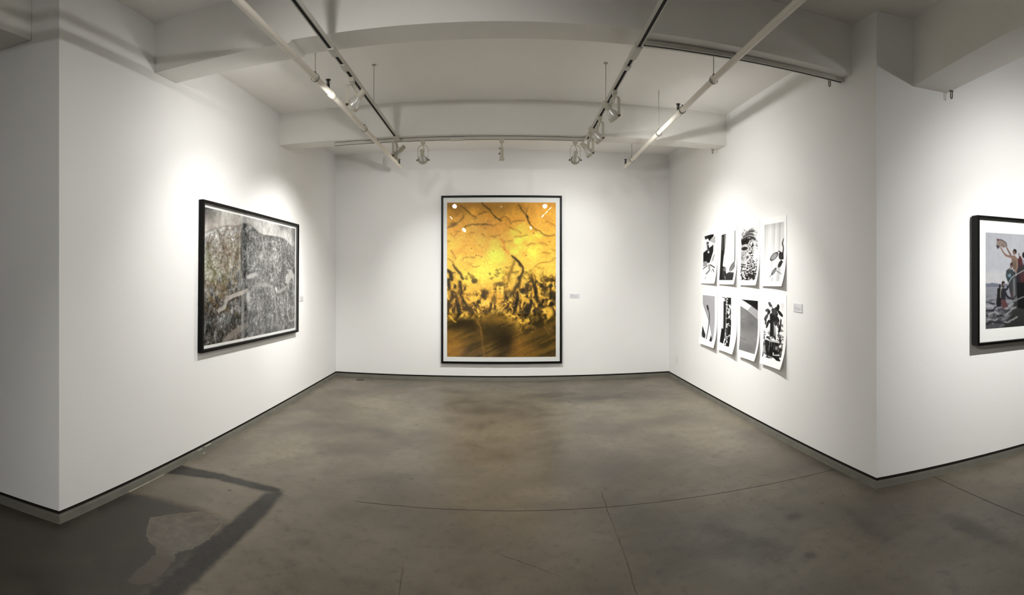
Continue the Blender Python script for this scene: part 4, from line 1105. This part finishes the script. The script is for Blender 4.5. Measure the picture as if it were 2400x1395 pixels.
def p_window():
    c = Canvas(62, 160, 360, 608, 300, 1180, (248, 248, 248)); K = (24, 24, 24)
    c.blob(500, 870, 70, 60, (226, 226, 226), .6, 0, .8); c.stroke([(530, 750), (580, 746)], 8, (190, 190, 190), .7)
    c.poly([(425, 335), (466, 330), (446, 600), (428, 745), (412, 560)], (150, 150, 150), .9, 6)
    c.stroke([(440, 340), (436, 560), (424, 700)], 10, (90, 90, 90), .8, 5)
    c.poly([(384, 345), (428, 335), (424, 700), (408, 900), (412, 1182), (352, 1182), (372, 650)], K, .97, 4)
    c.stroke([(398, 380), (392, 620)], 16, (150, 150, 150), .75, 7)
    c.stroke([(606, 290), (603, 850)], 16, (74, 74, 74), .95, 4)
    c.poly([(408, 1182), (408, 920), (450, 940), (474, 1060), (520, 1030), (604, 1040), (600, 1182)], (40, 40, 40), .95, 6)
    c.blob(575, 930, 38, 100, (96, 96, 96), .9, .45, .15); c.stroke([(610, 860), (560, 950), (525, 1030)], 7, (200, 200, 200), .8); c.stroke([(600, 930), (550, 1000)], 5, (190, 190, 190), .7)
    c.blob(445, 975, 26, 42, (150, 150, 150), .85, .3, .2); c.stroke([(440, 940), (455, 1010)], 6, (40, 40, 40), .8)
    c.stroke([(415, 1030), (450, 1090), (470, 1170)], 8, (140, 140, 140), .7); c.stroke([(470, 1110), (520, 1060), (590, 1060)], 8, (130, 130, 130), .8); c.blob(540, 1110, 60, 50, (66, 66, 66), .7, .2, .4)
    c.stroke([(450, 1110), (465, 1150)], 12, (210, 210, 210), .7)
    return c
def p_house():
    c = Canvas(66, 170, 0, 42, 0, 120, (226, 226, 226))
    n = c.n(.5, 4, 3); n2 = vnoise(c.X, c.Y, .35, .25, 9, 3)
    c.blend(sstep(.42, .62, n2) * sstep(34, 26, c.X + .1 * c.Y) * .6, (120, 120, 120)); c.blend(sstep(.5, .6, n) * .5 * sstep(20, 30, c.Y), (60, 60, 60))
    for y, x0, x1 in ((4, 12, 40), (10, 6, 38), (16, 4, 36)):
        c.stroke([(x0, y + 6), ((x0 + x1) / 2, y + 1), (x1, y + 7)], 3.0, (150, 150, 150), .9, .8); c.stroke([(x0, y + 9), ((x0 + x1) / 2, y + 4), (x1, y + 10)], 2.4, (30, 30, 30), .9, .8)
    c.blob(12, 30, 14, 7, (26, 26, 26), .95, 0, .3, 3, .2); c.blob(28, 27, 9, 4, (50, 50, 50), .8, 0, .4)
    c.poly([(0, 38), (20, 36), (20, 60), (0, 62)], (200, 200, 200), .8, .8)
    c.blob(9, 46, 8, 4, (40, 40, 40), .95, 0, .3)
    for i in range(5): c.stroke([(0, 55 + 3 * i), (18, 54 + 3 * i)], 1, (90, 90, 90), .7)
    k = sstep(.47, .53, n)
    mask = sstep(1, -1, np.abs(c.X - 24 + (c.Y - 60) * .12) - (8 + 2 * np.sin(c.Y / 7)) - 16 * (n2 - .5) - 8 * (n - .5)) * sstep(22, 30, c.Y)
    c.blend(mask, np.stack([30 + 190 * k] * 3, -1))
    c.blend(sstep(.5, .58, n2) * sstep(84, 92, c.Y) * .9, (26, 26, 26)); c.blend(sstep(.5, .62, n) * sstep(70, 80, c.Y) * .7 * sstep(22, 34, c.X), (26, 26, 26))
    for y in (82, 88, 96): c.stroke([(0, y), (12, y + 1.5)], 2, (30, 30, 30), .85)
    c.poly([(22, 104), (40, 108), (38, 117), (20, 112)], (44, 44, 44), .95, 1); c.poly([(28, 97), (40, 99), (40, 101), (30, 101)], (40, 40, 40), .9, .6)
    c.poly([(32, 52), (42, 50), (42, 70), (33, 72)], (246, 246, 246), .9, 1.5); c.poly([(30, 12), (42, 4), (42, 30), (36, 26)], (226, 226, 226), .8, 1)
    return c
def p_leaves():
    c = Canvas(76, 176, 385, 725, 160, 1190, (226, 226, 228))
    s = vnoise(c.X + .03 * c.Y, c.Y * 0, .03, 1, 6, 3)
    c.C[:] = (214 + 44 * (s - .5) + 18 * sstep(300, 1000, c.Y) - 16 * sstep(430, 385, c.X) - 12 * sstep(300, 160, c.Y))[..., None]
    c.stroke([(530, 830), (520, 920)], 20, (188, 188, 188), .6, 14); c.stroke([(560, 1120), (552, 1190)], 12, (120, 120, 120), .6, 8); c.stroke([(660, 920), (670, 1180)], 60, (170, 170, 172), .55, 30)
    c.stroke([(720, 450), (700, 530), (716, 600), (708, 700), (712, 790)], [10, 16, 14, 20, 26], (34, 34, 36), .95, 5)
    def leaf(x, y, rx, ry, rot, tone=150):
        c.blob(x, y, rx, ry, (30, 30, 32), .97, rot, .07); c.blob(x, y, rx * .76, ry * .84, (tone,) * 3, .95, rot, .25)
        dx, dy = -math.sin(rot) * ry * .8, math.cos(rot) * ry * .8
        c.stroke([(x - dx, y - dy), (x, y), (x + dx, y + dy)], 5, (50, 50, 52), .8)
    leaf(560, 745, 46, 92, .72, 190); leaf(678, 740, 38, 68, -.1, 80); leaf(672, 880, 30, 66, .35, 70); leaf(572, 1010, 28, 74, .5, 170)
    c.stroke([(632, 660), (655, 662), (668, 700)], 14, (30, 30, 32), .95); c.stroke([(540, 1060), (505, 1110)], 9, (50, 50, 52), .9)
    c.stroke([(618, 1000), (665, 1028), (712, 1055)], 8, (60, 60, 62), .95); c.stroke([(690, 820), (715, 850)], 10, (40, 40, 42), .9)
    return c
def p_streetlamp():
    c = Canvas(56, 160, 90, 290, 88, 850, (236, 236, 238))
    c.poly([(90, 60), (300, 60), (300, 880), (276, 800), (190, 500), (104, 262), (90, 230)], (186, 186, 190), 1, 4)
    for i in range(22): c.stroke([(90, 90 + 42 * i), (300, 40 + 42 * i)], 5, (168, 168, 172), .45 if i < 18 else .2, 4)
    for i in range(7): c.stroke([(100 + 34 * i, 60), (190 + 34 * i, 880)], 5, (170, 170, 174), .4, 4)
    c.poly([(90, 240), (104, 262), (190, 500), (276, 800), (290, 880), (90, 880)], (242, 242, 244), 1, 4)
    c.stroke([(104, 262), (190, 500), (276, 800)], 7, (120, 120, 124), .7)
    c.poly([(92, 625), (158, 770), (150, 830), (86, 805)], (58, 58, 60), 1, 4); c.poly([(246, 745), (272, 800), (276, 856), (234, 852)], (26, 26, 28), 1, 4)
    c.stroke([(186, 330), (203, 400), (200, 520), (187, 700), (177, 830)], 11, (44, 44, 46), 1, 4); c.stroke([(170, 262), (182, 324)], 24, (32, 32, 34), 1, 4)
    c.blob(100, 790, 8, 14, (210, 210, 210), .8)
    return c
def p_hedge():
    c = Canvas(56, 160, 360, 545, 100, 920, (244, 244, 244))
    n = vnoise(c.X, c.Y, .055, .04, 12, 3); n2 = c.n(.012, 40, 3)
    k = sstep(.44, .56, n)
    c.blend(sstep(440, 452, c.X), np.stack([18 + 220 * k] * 3, -1)); c.blend(sstep(440, 452, c.X) * sstep(.52, .62, n2) * .9, (20, 20, 20))
    c.stroke([(462, 200), (455, 480), (458, 800)], 14, (190, 190, 190), .8, 6); c.stroke([(490, 560), (480, 720)], 22, (110, 110, 110), .7, 10)
    c.poly([(380, 100), (416, 130), (412, 640), (376, 642)], (220, 220, 224), .9, 4); c.poly([(412, 170), (450, 165), (448, 640), (408, 640)], (60, 60, 62), 1, 4); c.stroke([(416, 180), (412, 630)], 8, (14, 14, 14), 1)
    c.poly([(374, 640), (440, 640), (440, 780), (424, 896), (356, 880)], (14, 14, 14), 1, 4); c.stroke([(385, 105), (430, 110), (440, 160)], 12, (40, 40, 40), .9, 5)
    c.poly([(355, 100), (385, 100), (374, 640), (355, 880)], (246, 246, 246), 1, 3)
    return c
def p_paving():
    c = Canvas(60, 160, 20, 278, 130, 1040, (146, 146, 148))
    n = c.n(.006, 5, 5); c.C[:] = (140 + 40 * (n - .5) + 14 * sstep(500, 700, c.Y) - 10 * sstep(800, 1040, c.Y))[..., None]
    c.poly([(10, 120), (190, 226), (130, 312), (10, 240)], (246, 246, 246), 1, 5); c.poly([(190, 228), (282, 300), (282, 438), (130, 312)], (178, 178, 180), 1, 5)
    c.stroke([(20, 246), (130, 312), (276, 436)], 7, (206, 206, 208), .8, 4)
    c.poly([(40, 120), (290, 120), (290, 292), (192, 224)], (28, 28, 30), 1, 16)
    c.stroke([(30, 486), (60, 484), (90, 470)], 6, (90, 90, 92), .7, 4); c.stroke([(20, 815), (70, 832), (112, 830)], 7, (84, 84, 86), .8, 4); c.blob(60, 800, 40, 14, (160, 160, 162), .6)
    c.poly([(10, 950), (40, 985), (10, 985)], (120, 120, 120), .5, 8)
    return c
def p_plant():
    c = Canvas(80, 220, 360, 720, 160, 1170, (246, 246, 246)); rng = random.Random(11)
    c.blend(sstep(600, 720, c.X) * sstep(400, 160, c.Y) * .35, (200, 200, 200))
    n = vnoise(c.X, c.Y, .03, .022, 5, 3); n2 = c.n(.02, 14, 3)
    c.blend(sstep(.5, .62, n) * sstep(560, 620, c.X) * sstep(420, 520, c.Y) * .6, (90, 90, 90))
    c.blend(sstep(.46, .56, n2) * sstep(690, 760, c.Y) * .9, (40, 40, 40)); c.blend(sstep(.5, .6, n) * sstep(640, 720, c.Y) * .6, (120, 120, 120))
    L = [(470, 190, 22, 60, -.3), (505, 225, 10, 44, -.4), (425, 310, 40, 26, -.5), (405, 440, 26, 70, .5), (430, 560, 22, 80, .3), (455, 345, 26, 44, .4), (622, 240, 26, 56, .1), (660, 340, 26, 66, -.7), (595, 270, 34, 36, 0), (545, 300, 44, 40, .3), (575, 360, 46, 44, .2), (520, 390, 50, 40, -.4), (610, 450, 30, 60, -.3), (620, 540, 26, 70, -.3), (580, 500, 26, 70, .1), (540, 450, 40, 60, .3), (650, 610, 20, 70, .2), (480, 480, 30, 60, .2), (395, 520, 14, 60, .1), (668, 500, 14, 70, .1), (560, 330, 50, 60, .1)]
    for x, y, rx, ry, r in L:
        g = rng.choice((26, 34, 60, 90, 46))
        c.blob(x, y, rx, ry, (g,) * 3, .95, r, .12); c.stroke([(x - ry * .6 * -math.sin(r), y - ry * .6), (x, y), (x + ry * .6 * -math.sin(r), y + ry * .6)], 6, (min(g + 80, 200),) * 3, .6, 4)
    c.blob(455, 460, 24, 22, (246, 246, 246), .9, 0, .3)
    c.poly([(482, 440), (548, 440), (550, 770), (476, 770)], (44, 44, 44), .98, 6); c.stroke([(535, 480), (540, 760)], 12, (120, 120, 120), .6, 8); c.stroke([(560, 590), (575, 740)], 30, (150, 150, 150), .7, 12)
    for i in range(14): c.blob(420 + 20 * i, 785 + rng.uniform(-25, 20), rng.uniform(8, 16), rng.uniform(10, 24), (rng.choice((30, 60, 210, 230)),) * 3, .9, 0, .2)
    c.poly([(430, 838), (660, 826), (656, 860), (440, 868)], (206, 206, 206), .95, 5)
    c.poly([(385, 860), (474, 860), (474, 1130), (440, 1120), (392, 1000)], (30, 30, 30), .85, 6); c.poly([(484, 868), (556, 866), (556, 1130), (474, 1120)], (24, 24, 24), .97, 5); c.stroke([(515, 880), (520, 940)], 22, (150, 150, 150), .7, 10)
    c.poly([(570, 862), (654, 862), (650, 1010), (560, 1000)], (70, 70, 70), .97, 4); c.poly([(580, 870), (642, 872), (640, 905), (582, 900)], (26, 26, 26), 1, 4); c.poly([(592, 925), (632, 925), (630, 985), (588, 980)], (170, 170, 170), .95, 4)
    c.poly([(556, 1000), (660, 1012), (660, 1060), (556, 1040)], (20, 20, 20), .95, 4); c.poly([(666, 930), (690, 930), (686, 1050), (664, 1050)], (24, 24, 24), .95, 4)
    c.poly([(560, 1090), (690, 1060), (690, 1180), (560, 1130)], (22, 22, 22), .97, 4); c.stroke([(565, 1090), (680, 1070)], 16, (232, 232, 232), .95, 4)
    c.poly([(362, 950), (410, 940), (410, 1090), (360, 1080)], (150, 150, 150), .8, 8); c.stroke([(385, 950), (380, 1080)], 10, (230, 230, 230), .8)
    return c

# curling sheets pinned to the right wall (local x towards the viewer along the wall, -y out of the wall)
def sheet_print(label, y0, y1, z0, z1, art, im, curl, corner):
    """y0 nearer the viewer; im = margins (near, far, bottom, top); lower edge curls off the wall, the near corner most"""
    root = empty('photo_print', (XR, (y0 + y1) / 2, z1))
    tag(root, label, 'print', 'unframed prints pinned to the right wall')
    w, h = y1 - y0, z1 - z0
    def off(u, v):     # u 0 = far edge (left in the picture), 1 = near edge; v 0 top .. 1 bottom
        t = np.clip((v - .45) / .55, 0, 1)
        return .0035 + t ** 2.2 * (curl + corner * u ** 2)
    def place(u, v, lift): return (-off(u, v) - lift, (w / 2) - w * u, -h * v + .25 * off(u, v) * np.clip((v - .45) / .55, 0, 1))
    nu, nv = 9, 22
    U, V = np.meshgrid(np.linspace(0, 1, nu), np.linspace(0, 1, nv))
    F = np.stack(place(U.ravel(), V.ravel(), 0), 1); Bk = np.stack(place(U.ravel(), V.ravel(), -.0008), 1)
    bm = bmesh.new()
    fv = [bm.verts.new(p) for p in F]; bv = [bm.verts.new(p) for p in Bk]
    ix = lambda i, j: j * nu + i
    for j in range(nv - 1):
        for i in range(nu - 1):
            q = (ix(i, j), ix(i + 1, j), ix(i + 1, j + 1), ix(i, j + 1))
            bm.faces.new([fv[k] for k in q]); bm.faces.new([bv[k] for k in q[::-1]])
    ring = [ix(i, 0) for i in range(nu)] + [ix(nu - 1, j) for j in range(1, nv)] + [ix(i, nv - 1) for i in range(nu - 2, -1, -1)] + [ix(0, j) for j in range(nv - 2, 0, -1)]
    for a, b in zip(ring, ring[1:] + ring[:1]): bm.faces.new((fv[a], bv[a], bv[b], fv[b]))
    me = bm_mesh(bm, 'sheet'); smooth_by_angle(me, 50)
    mesh_obj('sheet', me, M_PAPER, root)
    n_, f_, b_, t_ = im
    ua, ub, va, vb = f_ / w, 1 - n_ / w, t_ / h, 1 - b_ / h
    art.C = 255 * (np.clip(art.C, 0, 255) / 255) ** 1.4      # dense blacks of the prints
    mi = art.mesh('image', lambda u, v: place(ua + (ub - ua) * u, va + (vb - va) * v, .0007))
    mesh_obj('image', mi, M_PRINT, root)
    return root

up, lo = (1.418, 2.090), (.648, 1.350)
for row in (
    ('print with dark tap and black diagonal shapes, upper row, farthest from the viewer', 5.925, 6.44, *up, p_tap, (.055, .06, .050, .065), .018, .022),
    ('print of a bright window beside a dark curtain, upper row, second from the far end', 5.37, 5.865, *up, p_window, (.045, .03, .050, .065), .018, .024),
    ('print of a tiered house behind a climbing plant, upper row, second from the near end', 4.83, 5.285, *up, p_house, (.04, .02, .055, .065), .020, .028),
    ('pale print of a few dark-edged leaves, upper row, nearest the viewer', 4.297, 4.775, *up, p_leaves, (.045, .045, .050, .060), .022, .034),
    ('print of a street lamp before a tiled wall, lower row, farthest from the viewer', 5.925, 6.46, *lo, p_streetlamp, (.075, .06, .070, .075), .034, .018),
    ('print of a hedge beside a black doorway, lower row, second from the far end', 5.37, 5.865, *lo, p_hedge, (.155, .05, .070, .075), .028, .034),
    ('plain grey print of paving with dark upper corner, lower row, second from near end', 4.83, 5.285, *lo, p_paving, (.04, .0, .075, .080), .030, .036),
    ('print of a big plant over a full table, lower row, nearest the viewer', 4.297, 4.775, *lo, p_plant, (.05, .035, .075, .080), .032, .040),
):
    sheet_print(row[0], row[1], row[2], row[3], row[4], row[5](), row[6], row[7], row[8])

# the three framed pictures
framed('framed_picture', 'tall framed golden and black abstract picture on the back wall', Matrix.Translation((.0125, YB, 1.4605)), 1.743, 2.425, .052, .030, golden(), (.055, .058, .066, .070), .014, .006)
Ml = Matrix.Translation((XL, 5.043, 1.509)) @ Matrix.Rotation(math.pi / 2, 4, 'Z') @ Matrix.Rotation(math.radians(.9), 4, 'Y')
framed('framed_picture', 'wide black framed grey collage of a city on the left wall', Ml, 2.237, 1.314, .048, .027, grey_city(), (.032, .03, .027, .030), .030, .004)
sr = .837 + .74
pr = CR + DR * sr
Mr = Matrix.Translation((pr.x, pr.y, 1.493)) @ Matrix.Rotation(math.atan2(DR.y, DR.x), 4, 'Z')
framed('framed_picture', 'deep black framed photograph of people wading ashore, cut by the right edge', Mr, 1.48, 1.037, .100, .020, sea_photo(), (.088, .162, .105, .110), .038, .018, True)

# ------------------------------------------------------------------ wall labels, outlet, floor plate
def wall_label(label, M, w, h, lines):
    root = bpy.data.objects.new('wall_label', None); COL.objects.link(root); root.matrix_world = M
    tag(root, label, 'label', 'labels beside the pictures')
    bm = bmesh.new(); box(bm, -w / 2, w / 2, -.007, -.0005, -h / 2, h / 2); bevel(bm, .0008)
    mesh_obj('card', bm_mesh(bm, 'card'), M_LABEL, root)
    bm = bmesh.new()
    for x0, x1, z in lines: box(bm, x0 * w, x1 * w, -.0076, -.0069, z * h - .0013, z * h + .0013)
    mesh_obj('print_lines', bm_mesh(bm, 'lines'), M_INK, root)
LN = [(-.42, -.22, .30), (-.42, -.02, .14), (-.42, .25, .0), (-.42, .38, -.12), (-.42, .30, -.24)]
wall_label('small white label on the back wall, right of the golden picture', Matrix.Translation((1.075, YB, 1.222)), .148, .066, LN)
wall_label('small white label on the left wall, at the far side of the grey picture', Matrix.Translation((XL, 6.36, 1.235)) @ Matrix.Rotation(math.pi / 2, 4, 'Z'), .125, .068, LN)
wall_label('small white label on the right wall, beside the eight prints', Matrix.Translation((XR, 4.095, 1.243)) @ Matrix.Rotation(-math.pi / 2, 4, 'Z') @ Matrix.Rotation(.02, 4, 'Y'), .146, .077, LN)

root = empty('wall_outlet', (XR, 7.42, .30), (0, 0, -math.pi / 2)); tag(root, 'white double power outlet low on the right wall near the back corner', 'outlet')
bm = bmesh.new(); box(bm, -.038, .038, -.006, -.0005, -.062, .062); bevel(bm, .002)
mesh_obj('cover_plate', bm_mesh(bm, 'plate'), M_PLATE, root)
for dz in (-.024, .024):
    bm = bmesh.new(); lathe(bm, [(0, 0), (.016, 0), (.016, .003), (0, .003)], 20, Matrix.Translation((0, -.0055, dz)) @ Matrix.Rotation(math.pi / 2, 4, 'X'))
    so = mesh_obj('socket', bm_mesh(bm, 'socket'), M_PLATE, root)
    bm = bmesh.new()
    for dx in (-.006, .006): box(bm, dx - .0012, dx + .0012, -.0092, -.0082, dz - .004, dz + .006)
    mesh_obj('slots', bm_mesh(bm, 'slots'), M_SOCK, so)

root = empty('floor_plate', (-2.02, 7.60, 0)); tag(root, 'small dark metal plate on the floor near the back left corner', 'floor plate')
bm = bmesh.new(); lathe(bm, [(0, .004), (.05, .004), (.058, .0005), (0, .0005)], 20, Matrix.Scale(1.15, 4, (1, 0, 0)))
mesh_obj('plate', bm_mesh(bm, 'plate'), M_BRASS, root)
bm = bmesh.new(); lathe(bm, [(0, .0052), (.008, .0052), (.008, .004), (0, .004)], 10)
mesh_obj('screw', bm_mesh(bm, 'screw'), M_BLACK, root)
